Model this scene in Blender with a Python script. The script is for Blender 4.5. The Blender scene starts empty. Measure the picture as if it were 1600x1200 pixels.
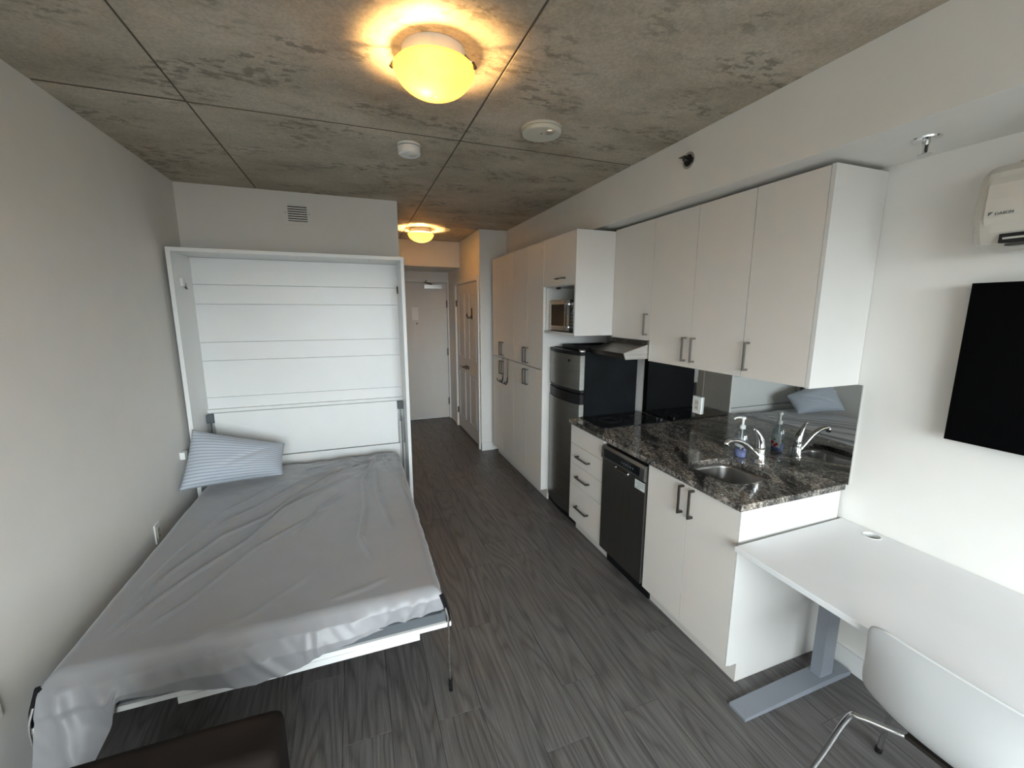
import bpy, bmesh, math, random
from mathutils import Vector, Matrix, noise
R_ = random.Random(7)
scene = bpy.context.scene
C = scene.collection

# ------------------------------------------------------------------ camera
F_PX = 654.35
PITCH, YAW, ROLL = 0.17345, 0.35600, 0.0018
CAM_H = 1.73
cam_d = bpy.data.cameras.new('camera')
cam = bpy.data.objects.new('camera', cam_d)
C.objects.link(cam)
cam_d.sensor_fit = 'HORIZONTAL'
cam_d.sensor_width = 36.0
cam_d.lens = F_PX / 1600.0 * 36.0
cam_d.clip_start = 0.02
fw = Vector((math.sin(YAW) * math.cos(PITCH), math.cos(YAW) * math.cos(PITCH), -math.sin(PITCH)))
rt = Vector((math.cos(YAW), -math.sin(YAW), 0))
up = rt.cross(fw)
r2 = rt * math.cos(ROLL) + up * math.sin(ROLL)
u2 = -rt * math.sin(ROLL) + up * math.cos(ROLL)
m = Matrix((r2, u2, -fw)).transposed().to_4x4()
m.translation = Vector((0, 0, CAM_H))
cam.matrix_world = m
scene.camera = cam

# ------------------------------------------------------------------ world, daylight, exposure
SKY = 21.5
world = bpy.data.worlds.new('overcast_sky')
scene.world = world
world.use_nodes = True
wn, wl = world.node_tree.nodes, world.node_tree.links
wn.clear()
wo = wn.new('ShaderNodeOutputWorld')
wb = wn.new('ShaderNodeBackground')
wc = wn.new('ShaderNodeTexCoord')
ws = wn.new('ShaderNodeSeparateXYZ')
wr = wn.new('ShaderNodeValToRGB')          # overcast sky above, dull city below the horizon
wl.new(wc.outputs['Generated'], ws.inputs[0])
wm = wn.new('ShaderNodeMath'); wm.operation = 'MULTIPLY_ADD'
wm.inputs[1].default_value = 0.5; wm.inputs[2].default_value = 0.5
wl.new(ws.outputs['Z'], wm.inputs[0])
wl.new(wm.outputs[0], wr.inputs[0])
wr.color_ramp.elements[0].position = 0.46
wr.color_ramp.elements[0].color = (0.11, 0.105, 0.10, 1)
wr.color_ramp.elements[1].position = 0.52
wr.color_ramp.elements[1].color = (0.90, 0.955, 1.0, 1)
wl.new(wr.outputs[0], wb.inputs['Color'])
wb.inputs['Strength'].default_value = SKY
wl.new(wb.outputs[0], wo.inputs[0])

WIN = dict(x0=-1.00, x1=1.60, z0=0.70, z1=2.25, y=-1.75)   # window opening behind the camera
pd = bpy.data.lights.new('window_portal', 'AREA')
pd.shape = 'RECTANGLE'
pd.size = WIN['x1'] - WIN['x0']
pd.size_y = WIN['z1'] - WIN['z0']
pd.cycles.is_portal = True
po = bpy.data.objects.new('window_portal', pd)
po.location = ((WIN['x0'] + WIN['x1']) / 2, WIN['y'] - 0.11, (WIN['z0'] + WIN['z1']) / 2)
po.rotation_euler = (math.radians(90), 0, 0)   # -Z of the lamp looks along +Y into the room
C.objects.link(po)

vs = scene.view_settings
vs.view_transform = 'Standard'
vs.look = 'None'
vs.gamma = 1.0
vs.use_curve_mapping = False
vs.exposure = 0.27
scene.cycles.use_denoising = True
scene.cycles.max_bounces = 8
scene.cycles.diffuse_bounces = 5
scene.cycles.sample_clamp_indirect = 16.0
scene.cycles.caustics_reflective = True
scene.cycles.blur_glossy = 1.0

# ------------------------------------------------------------------ materials
def nodes_of(name):
    mt = bpy.data.materials.new(name)
    mt.use_nodes = True
    nt = mt.node_tree
    return mt, nt.nodes, nt.links, nt.nodes['Principled BSDF']

def mat(name, col, rough=0.5, metal=0.0, spec=0.5, var=0.04, vscale=6.0, bump=0.0, bscale=200.0, **kw):
    """plain coloured material with slight procedural variation and fine relief"""
    mt, n, l, b = nodes_of(name)
    tc = n.new('ShaderNodeTexCoord')
    nz = n.new('ShaderNodeTexNoise'); nz.inputs['Scale'].default_value = vscale
    l.new(tc.outputs['Object'], nz.inputs['Vector'])
    rp = n.new('ShaderNodeValToRGB')
    a = [max(0, c * (1 - var)) for c in col]; d = [min(1, c * (1 + var)) for c in col]
    rp.color_ramp.elements[0].position = 0.3; rp.color_ramp.elements[0].color = (*a, 1)
    rp.color_ramp.elements[1].position = 0.7; rp.color_ramp.elements[1].color = (*d, 1)
    l.new(nz.outputs['Fac'], rp.inputs[0])
    l.new(rp.outputs[0], b.inputs['Base Color'])
    b.inputs['Roughness'].default_value = rough
    b.inputs['Metallic'].default_value = metal
    b.inputs['Specular IOR Level'].default_value = spec
    if bump:
        n2 = n.new('ShaderNodeTexNoise'); n2.inputs['Scale'].default_value = bscale
        l.new(tc.outputs['Object'], n2.inputs['Vector'])
        bp = n.new('ShaderNodeBump'); bp.inputs['Strength'].default_value = bump
        bp.inputs['Distance'].default_value = 0.002
        l.new(n2.outputs['Fac'], bp.inputs['Height'])
        l.new(bp.outputs[0], b.inputs['Normal'])
    for k, v in kw.items():
        b.inputs[k.replace('_', ' ')].default_value = v
    return mt

def ramp(n, pts):
    r = n.new('ShaderNodeValToRGB')
    e = r.color_ramp.elements
    while len(e) < len(pts):
        e.new(0.5)
    for el, (p, c) in zip(e, pts):
        el.position = p; el.color = (*c, 1)
    return r

def tex(n, l, kind, vec, **kw):
    t = n.new('ShaderNodeTex' + kind)
    for k, v in kw.items():
        if k in t.inputs: t.inputs[k].default_value = v
        else: setattr(t, k, v)
    l.new(vec, t.inputs['Vector'])
    return t

def mapping(n, l, vec, scale=(1, 1, 1), loc=(0, 0, 0), rot=(0, 0, 0)):
    mp = n.new('ShaderNodeMapping')
    mp.inputs['Scale'].default_value = scale
    mp.inputs['Location'].default_value = loc
    mp.inputs['Rotation'].default_value = rot
    l.new(vec, mp.inputs['Vector'])
    return mp.outputs[0]

def mixc(n, l, fac, a, b, mode='MIX'):
    x = n.new('ShaderNodeMix'); x.data_type = 'RGBA'; x.blend_type = mode
    for s, v in ((x.inputs[0], fac), (x.inputs[6], a), (x.inputs[7], b)):
        if hasattr(v, 'is_output'): l.new(v, s)
        elif isinstance(v, (int, float)): s.default_value = v
        else: s.default_value = (*v, 1)
    return x.outputs[2]

def mat_concrete():
    mt, n, l, b = nodes_of('concrete')
    g = n.new('ShaderNodeNewGeometry').outputs['Position']
    base = tex(n, l, 'Noise', mapping(n, l, g, (1.6, 2.2, 1)), Scale=1.6, Detail=6.0, Roughness=0.62)
    r1 = ramp(n, [(0.28, (0.32, 0.275, 0.212)), (0.5, (0.445, 0.39, 0.31)), (0.72, (0.56, 0.50, 0.41))])
    l.new(base.outputs['Fac'], r1.inputs[0])
    # scratchy dark residue, streaked across the room
    reg = tex(n, l, 'Noise', mapping(n, l, g, (1.0, 2.0, 1)), Scale=2.3, Detail=3.0)
    rr = ramp(n, [(0.50, (0, 0, 0)), (0.60, (1, 1, 1))]); l.new(reg.outputs['Fac'], rr.inputs[0])
    sp = tex(n, l, 'Noise', mapping(n, l, g, (10, 20, 1)), Scale=1.6, Detail=7.0, Roughness=0.66)
    r2 = ramp(n, [(0.51, (0, 0, 0)), (0.56, (1, 1, 1))]); l.new(sp.outputs['Fac'], r2.inputs[0])
    mul = n.new('ShaderNodeMath'); mul.operation = 'MULTIPLY'
    l.new(rr.outputs[0], mul.inputs[0]); l.new(r2.outputs[0], mul.inputs[1])
    m2 = n.new('ShaderNodeMath'); m2.operation = 'MULTIPLY'; m2.inputs[1].default_value = 0.62
    l.new(mul.outputs[0], m2.inputs[0])
    c = mixc(n, l, m2.outputs[0], r1.outputs[0], (0.13, 0.115, 0.085))
    fine = tex(n, l, 'Noise', g, Scale=90.0, Detail=4.0)
    rf = ramp(n, [(0.3, (0.82, 0.82, 0.82)), (0.7, (1.1, 1.1, 1.1))]); l.new(fine.outputs['Fac'], rf.inputs[0])
    c = mixc(n, l, 1.0, c, rf.outputs[0], 'MULTIPLY')
    l.new(c, b.inputs['Base Color'])
    b.inputs['Roughness'].default_value = 0.62
    b.inputs['Specular IOR Level'].default_value = 0.35
    bp = n.new('ShaderNodeBump'); bp.inputs['Strength'].default_value = 0.5; bp.inputs['Distance'].default_value = 0.004
    l.new(sp.outputs['Fac'], bp.inputs['Height']); l.new(bp.outputs[0], b.inputs['Normal'])
    return mt

def mat_plank():
    mt, n, l, b = nodes_of('grey_oak_laminate')
    oi = n.new('ShaderNodeObjectInfo')
    tc = n.new('ShaderNodeTexCoord').outputs['Object']
    off = n.new('ShaderNodeVectorMath'); off.operation = 'SCALE'; off.inputs[0].default_value = (7.3, 31.0, 3.0)
    l.new(oi.outputs['Random'], off.inputs['Scale'])
    ad = n.new('ShaderNodeVectorMath'); ad.operation = 'ADD'
    l.new(tc, ad.inputs[0]); l.new(off.outputs[0], ad.inputs[1])
    v = ad.outputs[0]
    # cathedral figure: contour lines of a stretched noise
    fig = tex(n, l, 'Noise', mapping(n, l, v, (5.0, 0.62, 1)), Scale=1.35, Detail=1.0, Roughness=0.4)
    mm = n.new('ShaderNodeMath'); mm.operation = 'MULTIPLY'; mm.inputs[1].default_value = 12.0
    l.new(fig.outputs['Fac'], mm.inputs[0])
    fr = n.new('ShaderNodeMath'); fr.operation = 'PINGPONG'; fr.inputs[1].default_value = 0.5
    l.new(mm.outputs[0], fr.inputs[0])
    rings = ramp(n, [(0.0, (0.52, 0.51, 0.51)), (0.22, (0.88, 0.88, 0.88)), (0.5, (1.06, 1.06, 1.06))]); l.new(fr.outputs[0], rings.inputs[0])
    gr = tex(n, l, 'Noise', mapping(n, l, v, (75, 2.2, 1)), Scale=2.0, Detail=5.0, Roughness=0.7)
    gc = ramp(n, [(0.3, (0.075, 0.070, 0.067)), (0.55, (0.125, 0.119, 0.115)), (0.8, (0.185, 0.178, 0.172))]); l.new(gr.outputs['Fac'], gc.inputs[0])
    c = mixc(n, l, 0.75, gc.outputs[0], rings.outputs[0], 'MULTIPLY')
    # knots
    vo = tex(n, l, 'Voronoi', mapping(n, l, v, (3.2, 1.25, 0.2)), Scale=1.0)
    kn = ramp(n, [(0.02, (0.25, 0.22, 0.2)), (0.1, (1, 1, 1))]); l.new(vo.outputs['Distance'], kn.inputs[0])
    c = mixc(n, l, 0.8, c, kn.outputs[0], 'MULTIPLY')
    tone = ramp(n, [(0.0, (0.93, 0.91, 0.90)), (0.5, (1.0, 0.985, 0.98)), (1.0, (1.08, 1.075, 1.075))]); l.new(oi.outputs['Random'], tone.inputs[0])
    c = mixc(n, l, 1.0, c, tone.outputs[0], 'MULTIPLY')
    l.new(c, b.inputs['Base Color'])
    b.inputs['Roughness'].default_value = 0.42
    b.inputs['Specular IOR Level'].default_value = 0.45
    bp = n.new('ShaderNodeBump'); bp.inputs['Strength'].default_value = 0.25; bp.inputs['Distance'].default_value = 0.001
    l.new(gr.outputs['Fac'], bp.inputs['Height']); l.new(bp.outputs[0], b.inputs['Normal'])
    return mt

def mat_granite():
    mt, n, l, b = nodes_of('granite')
    g = n.new('ShaderNodeNewGeometry').outputs['Position']
    rot = mapping(n, l, g, (1, 1, 1), (0, 0, 0), (0, 0, 0.5))
    cl = tex(n, l, 'Noise', mapping(n, l, rot, (34, 11, 14)), Scale=1.4, Detail=8.0, Roughness=0.75, Distortion=1.2)
    c1 = ramp(n, [(0.34, (0.018, 0.017, 0.016)), (0.45, (0.085, 0.077, 0.069)), (0.55, (0.165, 0.150, 0.135)), (0.70, (0.40, 0.38, 0.35))])
    l.new(cl.outputs['Fac'], c1.inputs[0])
    vo = tex(n, l, 'Voronoi', g, Scale=120.0)
    c2 = ramp(n, [(0.0, (0.02, 0.02, 0.02)), (0.4, (0.5, 0.5, 0.5)), (0.9, (1.5, 1.45, 1.4))]); l.new(vo.outputs['Color'], c2.inputs[0])
    c = mixc(n, l, 0.65, c1.outputs[0], c2.outputs[0], 'MULTIPLY')
    sp = tex(n, l, 'Noise', g, Scale=85.0, Detail=4.0, Roughness=0.6)
    r3 = ramp(n, [(0.55, (0, 0, 0)), (0.67, (1, 1, 1))]); l.new(sp.outputs['Fac'], r3.inputs[0])
    c = mixc(n, l, r3.outputs[0], c, (0.36, 0.34, 0.31))
    big = tex(n, l, 'Noise', mapping(n, l, rot, (7, 2.2, 4)), Scale=1.2, Detail=4.0, Roughness=0.6, Distortion=0.8)
    rb = ramp(n, [(0.36, (0.25, 0.25, 0.26)), (0.50, (1, 1, 1)), (0.64, (1.75, 1.68, 1.6))]); l.new(big.outputs['Fac'], rb.inputs[0])
    c = mixc(n, l, 1.0, c, rb.outputs[0], 'MULTIPLY')
    l.new(c, b.inputs['Base Color'])
    b.inputs['Roughness'].default_value = 0.11
    b.inputs['Specular IOR Level'].default_value = 0.5
    return mt

def mat_brushed(name, col, rough, axis_scale, var=0.18):
    mt, n, l, b = nodes_of(name)
    g = n.new('ShaderNodeNewGeometry').outputs['Position']
    t = tex(n, l, 'Noise', mapping(n, l, g, axis_scale), Scale=1.0, Detail=3.0)
    rp = ramp(n, [(0.3, tuple(c * (1 - var) for c in col)), (0.7, tuple(min(1, c * (1 + var)) for c in col))])
    l.new(t.outputs['Fac'], rp.inputs[0]); l.new(rp.outputs[0], b.inputs['Base Color'])
    b.inputs['Metallic'].default_value = 1.0
    b.inputs['Roughness'].default_value = rough
    return mt

def mat_stripe():
    mt, n, l, b = nodes_of('striped_pillow_cotton')
    uv = n.new('ShaderNodeUVMap').outputs[0]
    wob = tex(n, l, 'Noise', uv, Scale=5.0)
    w = tex(n, l, 'Wave', mapping(n, l, uv, (1, 1, 1)), wave_type='BANDS', bands_direction='Y', Scale=5.6, Distortion=0.6)
    w.inputs['Detail Scale'].default_value = 0.6
    rp = ramp(n, [(0.15, (0.285, 0.32, 0.375)), (0.40, (0.45, 0.49, 0.545))])
    l.new(w.outputs['Fac'], rp.inputs[0]); l.new(rp.outputs[0], b.inputs['Base Color'])
    b.inputs['Roughness'].default_value = 0.85
    b.inputs['Sheen Weight'].default_value = 0.2
    return mt

def mat_glow(name, col, strength):
    mt, n, l, b = nodes_of(name)
    b.inputs['Base Color'].default_value = (*col, 1)
    b.inputs['Emission Color'].default_value = (*col, 1)
    b.inputs['Emission Strength'].default_value = strength
    return mt

def mat_lampglass():
    mt, n, l, b = nodes_of('amber_frosted_glass')
    out = n['Material Output']
    tr = n.new('ShaderNodeBsdfTranslucent')
    df = n.new('ShaderNodeBsdfDiffuse')
    g = n.new('ShaderNodeNewGeometry').outputs['Position']
    nz = tex(n, l, 'Noise', g, Scale=9.0, Detail=3.0)
    rp = ramp(n, [(0.3, (0.96, 0.76, 0.38)), (0.7, (1.0, 0.85, 0.50))]); l.new(nz.outputs['Fac'], rp.inputs[0])
    l.new(rp.outputs[0], tr.inputs['Color']); l.new(rp.outputs[0], df.inputs['Color'])
    mx = n.new('ShaderNodeMixShader'); mx.inputs[0].default_value = 0.08
    l.new(tr.outputs[0], mx.inputs[1]); l.new(df.outputs[0], mx.inputs[2])
    gl = n.new('ShaderNodeBsdfGlossy'); gl.inputs['Roughness'].default_value = 0.12
    mx2 = n.new('ShaderNodeMixShader'); mx2.inputs[0].default_value = 0.05
    l.new(mx.outputs[0], mx2.inputs[1]); l.new(gl.outputs[0], mx2.inputs[2])
    l.new(mx2.outputs[0], out.inputs[0])
    return mt

def mat_clear(name, tint, gloss=0.08, rough=0.02):
    mt, n, l, b = nodes_of(name)
    out = n['Material Output']
    tr = n.new('ShaderNodeBsdfTransparent')
    lw = n.new('ShaderNodeTexNoise'); lw.inputs['Scale'].default_value = 3.0
    rp = ramp(n, [(0.3, tint), (0.7, tuple(min(1, c * 1.03) for c in tint))])
    l.new(lw.outputs['Fac'], rp.inputs[0]); l.new(rp.outputs[0], tr.inputs['Color'])
    gl = n.new('ShaderNodeBsdfGlossy'); gl.inputs['Roughness'].default_value = rough
    mx = n.new('ShaderNodeMixShader'); mx.inputs[0].default_value = gloss
    l.new(tr.outputs[0], mx.inputs[1]); l.new(gl.outputs[0], mx.inputs[2])
    l.new(mx.outputs[0], out.inputs[0])
    return mt

M = {}
M['wall'] = mat('wall_paint', (0.72, 0.705, 0.67), 0.75, spec=0.25, var=0.015, bump=0.12, bscale=260)
M['trim'] = mat('trim_paint', (0.70, 0.70, 0.69), 0.45, var=0.02)
M['concrete'] = mat_concrete()
M['slab'] = mat('stained_seam_concrete', (0.12, 0.10, 0.075), 0.9, var=0.2)  # dark stained formwork seams, seen between the ceiling panels
M['plank'] = mat_plank()
M['subfloor'] = mat('subfloor', (0.012, 0.011, 0.010), 0.9)
M['cab'] = mat('white_laminate', (0.67, 0.635, 0.59), 0.38, var=0.012, spec=0.45)
M['cabedge'] = mat('white_edge_laminate', (0.655, 0.645, 0.62), 0.38, var=0.012, spec=0.45)
M['gap'] = mat('gap_shade_carcass', (0.13, 0.12, 0.11), 0.7)  # carcass colour darkened to stand in for shade in the door gaps
M['bedwhite'] = mat('white_melamine', (0.76, 0.77, 0.76), 0.34, var=0.012, spec=0.5)
M['granite'] = mat_granite()
M['steel_v'] = mat_brushed('brushed_steel', (0.25, 0.245, 0.23), 0.4, (3, 3, 90), 0.06)
M['steel_h'] = mat_brushed('brushed_steel_bright', (0.62, 0.61, 0.59), 0.3, (2, 2, 80))
M['hood'] = mat_brushed('hood_steel', (0.16, 0.145, 0.125), 0.32, (60, 2, 60))
M['dw'] = mat_brushed('dark_slate_steel', (0.19, 0.18, 0.168), 0.4, (60, 90, 3), 0.06)
M['dwtrim'] = mat_brushed('dishwasher_trim_steel', (0.26, 0.255, 0.25), 0.3, (60, 2, 60))
M['chrome'] = mat('chrome', (0.78, 0.79, 0.80), 0.08, 1.0, var=0.02)
M['bronze'] = mat('dark_bronze_handle', (0.085, 0.075, 0.065), 0.35, 0.8, var=0.08)
M['nickel'] = mat('satin_nickel_handle', (0.26, 0.24, 0.215), 0.35, 0.9, var=0.08)
M['black'] = mat('black_plastic', (0.008, 0.008, 0.009), 0.42, var=0.1, spec=0.22)
M['blackgloss'] = mat('black_gloss', (0.006, 0.007, 0.008), 0.1, var=0.1, vscale=3)
M['blackmatte'] = mat('black_screen', (0.0015, 0.0015, 0.0018), 0.5, spec=0.04, var=0.1)
M['fridgeside'] = mat('black_textured_fridge_side', (0.006, 0.007, 0.008), 0.35, var=0.6, vscale=4, spec=0.06)
M['sinksteel'] = mat_brushed('sink_steel', (0.36, 0.35, 0.34), 0.3, (40, 40, 3), 0.06)
M['white'] = mat('white_plastic', (0.74, 0.74, 0.72), 0.4, var=0.01)
M['ivory'] = mat('ivory_plastic', (0.55, 0.54, 0.46), 0.45, var=0.02)
M['acwhite'] = mat('ac_plastic', (0.56, 0.53, 0.47), 0.4, var=0.015)
M['acdark'] = mat('ac_louver_dark', (0.07, 0.06, 0.055), 0.5, var=0.1)
M['desk'] = mat('white_desktop', (0.74, 0.745, 0.75), 0.4, var=0.012)
M['greymetal'] = mat('grey_powder_coat', (0.235, 0.255, 0.29), 0.4, 0.1, var=0.04)
M['shell'] = mat('white_chair_plastic', (0.58, 0.585, 0.58), 0.36, var=0.01)
M['railgrey'] = mat('grey_steel_rail', (0.085, 0.095, 0.105), 0.5, 0.0, var=0.04)
M['sheet'] = mat('grey_satin_sheet', (0.27, 0.27, 0.28), 0.42, var=0.03, spec=0.5, bump=0.06, bscale=900, Sheen_Weight=0.35, Sheen_Roughness=0.35)
M['mattress'] = mat('white_mattress_fabric', (0.5, 0.5, 0.5), 0.9)
M['pillow'] = mat_stripe()
M['brown'] = mat('dark_brown_suede', (0.011, 0.0075, 0.006), 0.85, var=0.35, vscale=5, spec=0.15)
M['mirror'] = mat('smoked_mirror', (0.56, 0.57, 0.56), 0.012, 1.0, var=0.01)
M['door'] = mat('door_paint', (0.60, 0.59, 0.57), 0.5, var=0.015)
M['lampglass'] = mat_lampglass()
M['glass'] = mat_clear('window_glass', (0.95, 0.97, 0.97), 0.06)
M['bottle'] = mat_clear('clear_bottle_plastic', (0.86, 0.90, 0.93), 0.16, 0.06)
M['soap'] = mat('purple_blue_liquid_soap', (0.24, 0.27, 0.50), 0.25, var=0.1)
M['labelw'] = mat('bottle_label_paper', (0.60, 0.64, 0.66), 0.5, var=0.05)
M['red'] = mat('red_print', (0.50, 0.03, 0.04), 0.5)
M['green'] = mat('green_print', (0.05, 0.18, 0.07), 0.5)
M['ink'] = mat('grey_ink', (0.12, 0.13, 0.13), 0.6)
M['sticker'] = mat('sticker_paper', (0.62, 0.66, 0.64), 0.6, var=0.03)
M['dark'] = mat('dark_void', (0.01, 0.009, 0.008), 0.8)
M['brass'] = mat('dark_hinge_metal', (0.09, 0.075, 0.06), 0.4, 0.8)
M['burner'] = mat('burner_ring_print', (0.022, 0.022, 0.024), 0.3)

# ------------------------------------------------------------------ mesh helpers
def bx(bm, x0, x1, y0, y1, z0, z1):
    vs_ = [bm.verts.new(p) for p in ((x0, y0, z0), (x1, y0, z0), (x1, y1, z0), (x0, y1, z0),
                                     (x0, y0, z1), (x1, y0, z1), (x1, y1, z1), (x0, y1, z1))]
    for f in ((3, 2, 1, 0), (4, 5, 6, 7), (0, 1, 5, 4), (1, 2, 6, 5), (2, 3, 7, 6), (3, 0, 4, 7)):
        bm.faces.new([vs_[i] for i in f])
    return vs_

def prism(bm, prof, axis, a, b):
    """extrude a closed 2D profile along an axis ('x': prof=(y,z), 'y': prof=(x,z), 'z': prof=(x,y))"""
    def P(u, v, w):
        return {'x': (w, u, v), 'y': (u, w, v), 'z': (u, v, w)}[axis]
    A = [bm.verts.new(P(u, v, a)) for u, v in prof]
    B = [bm.verts.new(P(u, v, b)) for u, v in prof]
    n = len(prof)
    for i in range(n):
        bm.faces.new((A[i], A[(i + 1) % n], B[(i + 1) % n], B[i]))
    bm.faces.new(A[::-1]); bm.faces.new(B)
    return A, B

def lathe(bm, prof, cx, cy, seg=32, cap=True):
    """prof: list of (r, z) from bottom or top; revolve round a vertical axis"""
    rings = []
    for r, z in prof:
        rings.append([bm.verts.new((cx + r * math.cos(2 * math.pi * k / seg), cy + r * math.sin(2 * math.pi * k / seg), z)) for k in range(seg)])
    for a, b in zip(rings, rings[1:]):
        for k in range(seg):
            bm.faces.new((a[k], a[(k + 1) % seg], b[(k + 1) % seg], b[k]))
    if cap:
        bm.faces.new(rings[0][::-1]); bm.faces.new(rings[-1])

def tube(bm, pts, r, seg=10, cap=True, radii=None):
    pts = [Vector(p) for p in pts]
    rings = []
    prev = None
    for i, p in enumerate(pts):
        t = (pts[min(i + 1, len(pts) - 1)] - pts[max(i - 1, 0)]).normalized()
        if prev is None:
            u = t.orthogonal().normalized()
        else:
            u = (prev - t * prev.dot(t)).normalized()
        prev = u
        w = t.cross(u)
        rr = radii[i] if radii else r
        rings.append([bm.verts.new(p + (u * math.cos(2 * math.pi * k / seg) + w * math.sin(2 * math.pi * k / seg)) * rr) for k in range(seg)])
    for a, b in zip(rings, rings[1:]):
        for k in range(seg):
            bm.faces.new((a[k], a[(k + 1) % seg], b[(k + 1) % seg], b[k]))
    if cap:
        bm.faces.new(rings[0][::-1]); bm.faces.new(rings[-1])

def smooth_path(pts, k=6):
    """Catmull-Rom through the points"""
    P = [Vector(p) for p in pts]
    P = [P[0] * 2 - P[1]] + P + [P[-1] * 2 - P[-2]]
    out = []
    for i in range(1, len(P) - 2):
        for j in range(k):
            t = j / k
            a, b, c, d = P[i - 1], P[i], P[i + 1], P[i + 2]
            out.append(0.5 * ((2 * b) + (c - a) * t + (2 * a - 5 * b + 4 * c - d) * t * t + (-a + 3 * b - 3 * c + d) * t ** 3))
    out.append(P[-2])
    return out

def grid(bm, nu, nv, fn, close=False):
    V = [[bm.verts.new(fn(i / nu, j / nv)) for j in range(nv + 1)] for i in range(nu + 1)]
    for i in range(nu):
        for j in range(nv):
            bm.faces.new((V[i][j], V[i + 1][j], V[i + 1][j + 1], V[i][j + 1]))
    return V

def plate_with_hole(bm, outer, inner, z0, z1):
    """slab with an opening: outer and inner loops (x,y)"""
    for z, flip in ((z1, False), (z0, True)):
        eo = [bm.verts.new((x, y, z)) for x, y in outer]
        ei = [bm.verts.new((x, y, z)) for x, y in inner]
        es = [bm.edges.new((eo[i], eo[(i + 1) % len(eo)])) for i in range(len(eo))]
        es += [bm.edges.new((ei[i], ei[(i + 1) % len(ei)])) for i in range(len(ei))]
        bmesh.ops.triangle_fill(bm, edges=es, use_beauty=True)
        if not flip: top = (eo, ei)
        else: bot = (eo, ei)
    for a, b in zip(top, bot):
        n = len(a)
        for i in range(n):
            bm.faces.new((a[i], a[(i + 1) % n], b[(i + 1) % n], b[i]))

def rrect(x0, x1, y0, y1, r, seg=6):
    out = []
    for cx, cy, a0 in ((x1 - r, y1 - r, 0), (x0 + r, y1 - r, 90), (x0 + r, y0 + r, 180), (x1 - r, y0 + r, 270)):
        for k in range(seg + 1):
            a = math.radians(a0 + 90 * k / seg)
            out.append((cx + r * math.cos(a), cy + r * math.sin(a)))
    return out

def origin_of(parent):
    p = parent
    while p.parent is not None:
        p = p.parent
    return Vector(p.location)

def build(name, bm, material, parent=None, loc=None, bevel=0.0, seg=1, smooth=False, solid=0.0, subsurf=0, label=None):
    """link ONE mesh object; coordinates in bm are world coordinates"""
    if bevel:
        es = [e for e in bm.edges if len(e.link_faces) == 2 and e.calc_face_angle(0) > 0.5]
        bmesh.ops.bevel(bm, geom=es, offset=bevel, segments=seg, affect='EDGES', profile=0.5)
    bmesh.ops.recalc_face_normals(bm, faces=bm.faces)
    o = Vector(loc) if loc is not None else (origin_of(parent) if parent else Vector((0, 0, 0)))
    bmesh.ops.translate(bm, verts=bm.verts, vec=-o)
    me = bpy.data.meshes.new(name)
    bm.to_mesh(me); bm.free()
    ob = bpy.data.objects.new(name, me)
    C.objects.link(ob)
    me.materials.append(M[material] if isinstance(material, str) else material)
    if smooth:
        for p in me.polygons: p.use_smooth = True
    if parent is not None:
        ob.parent = parent
    else:
        ob.location = o
    if solid:
        md = ob.modifiers.new('solid', 'SOLIDIFY'); md.thickness = solid; md.offset = 0
    if subsurf:
        md = ob.modifiers.new('sub', 'SUBSURF'); md.levels = subsurf; md.render_levels = subsurf
    if label: ob['label'] = label
    return ob

def box(name, material, x0, x1, y0, y1, z0, z1, parent=None, bevel=0.0015, loc=None, **kw):
    bm = bmesh.new()
    bx(bm, x0, x1, y0, y1, z0, z1)
    if parent is None and loc is None:
        loc = ((x0 + x1) / 2, (y0 + y1) / 2, z0)
    return build(name, bm, material, parent, loc, bevel=bevel, **kw)

def thing(name, label, cat, loc=(0, 0, 0), group=None):
    o = bpy.data.objects.new(name, None)
    o.empty_display_size = 0.05
    C.objects.link(o)
    o.location = loc
    tag(o, label, cat, group)
    return o

def tag(o, label, cat, group=None):
    o['label'] = label; o['category'] = cat
    if group: o['group'] = group
    return o

def struct(o, label=None):
    o['kind'] = 'structure'
    if label: o['label'] = label
    return o

def text_mesh(body, size, parent, material, origin, xdir, updir, depth=0.0006, name='logo'):
    cu = bpy.data.curves.new('txt', 'FONT')
    cu.body = body; cu.size = size; cu.extrude = depth
    tmp = bpy.data.objects.new('txt', cu)
    C.objects.link(tmp)
    dg = bpy.context.evaluated_depsgraph_get()
    me = bpy.data.meshes.new_from_object(tmp.evaluated_get(dg))
    bpy.data.objects.remove(tmp); bpy.data.curves.remove(cu)
    xd, ud = Vector(xdir), Vector(updir); nd = xd.cross(ud)
    mt = Matrix((xd, ud, nd)).transposed().to_4x4()
    mt.translation = Vector(origin) - origin_of(parent)
    me.transform(mt)
    me.materials.clear(); me.materials.append(M[material])
    ob = bpy.data.objects.new(name, me)
    C.objects.link(ob); ob.parent = parent
    return ob

# ------------------------------------------------------------------ room dimensions (metres)
XL, XR = -1.18, 2.175            # left and right wall faces
YF, YB = WIN['y'], 3.90          # window wall and wall behind the bed
HX0, HX1 = 0.397, 1.40           # entrance hall
YC, YD = 4.85, 6.63              # closet corner, entrance wall
ZC = 2.65                        # ceiling
BX, BZ = 1.73, 2.335             # bulkhead beam face and underside
T = 0.12

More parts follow.
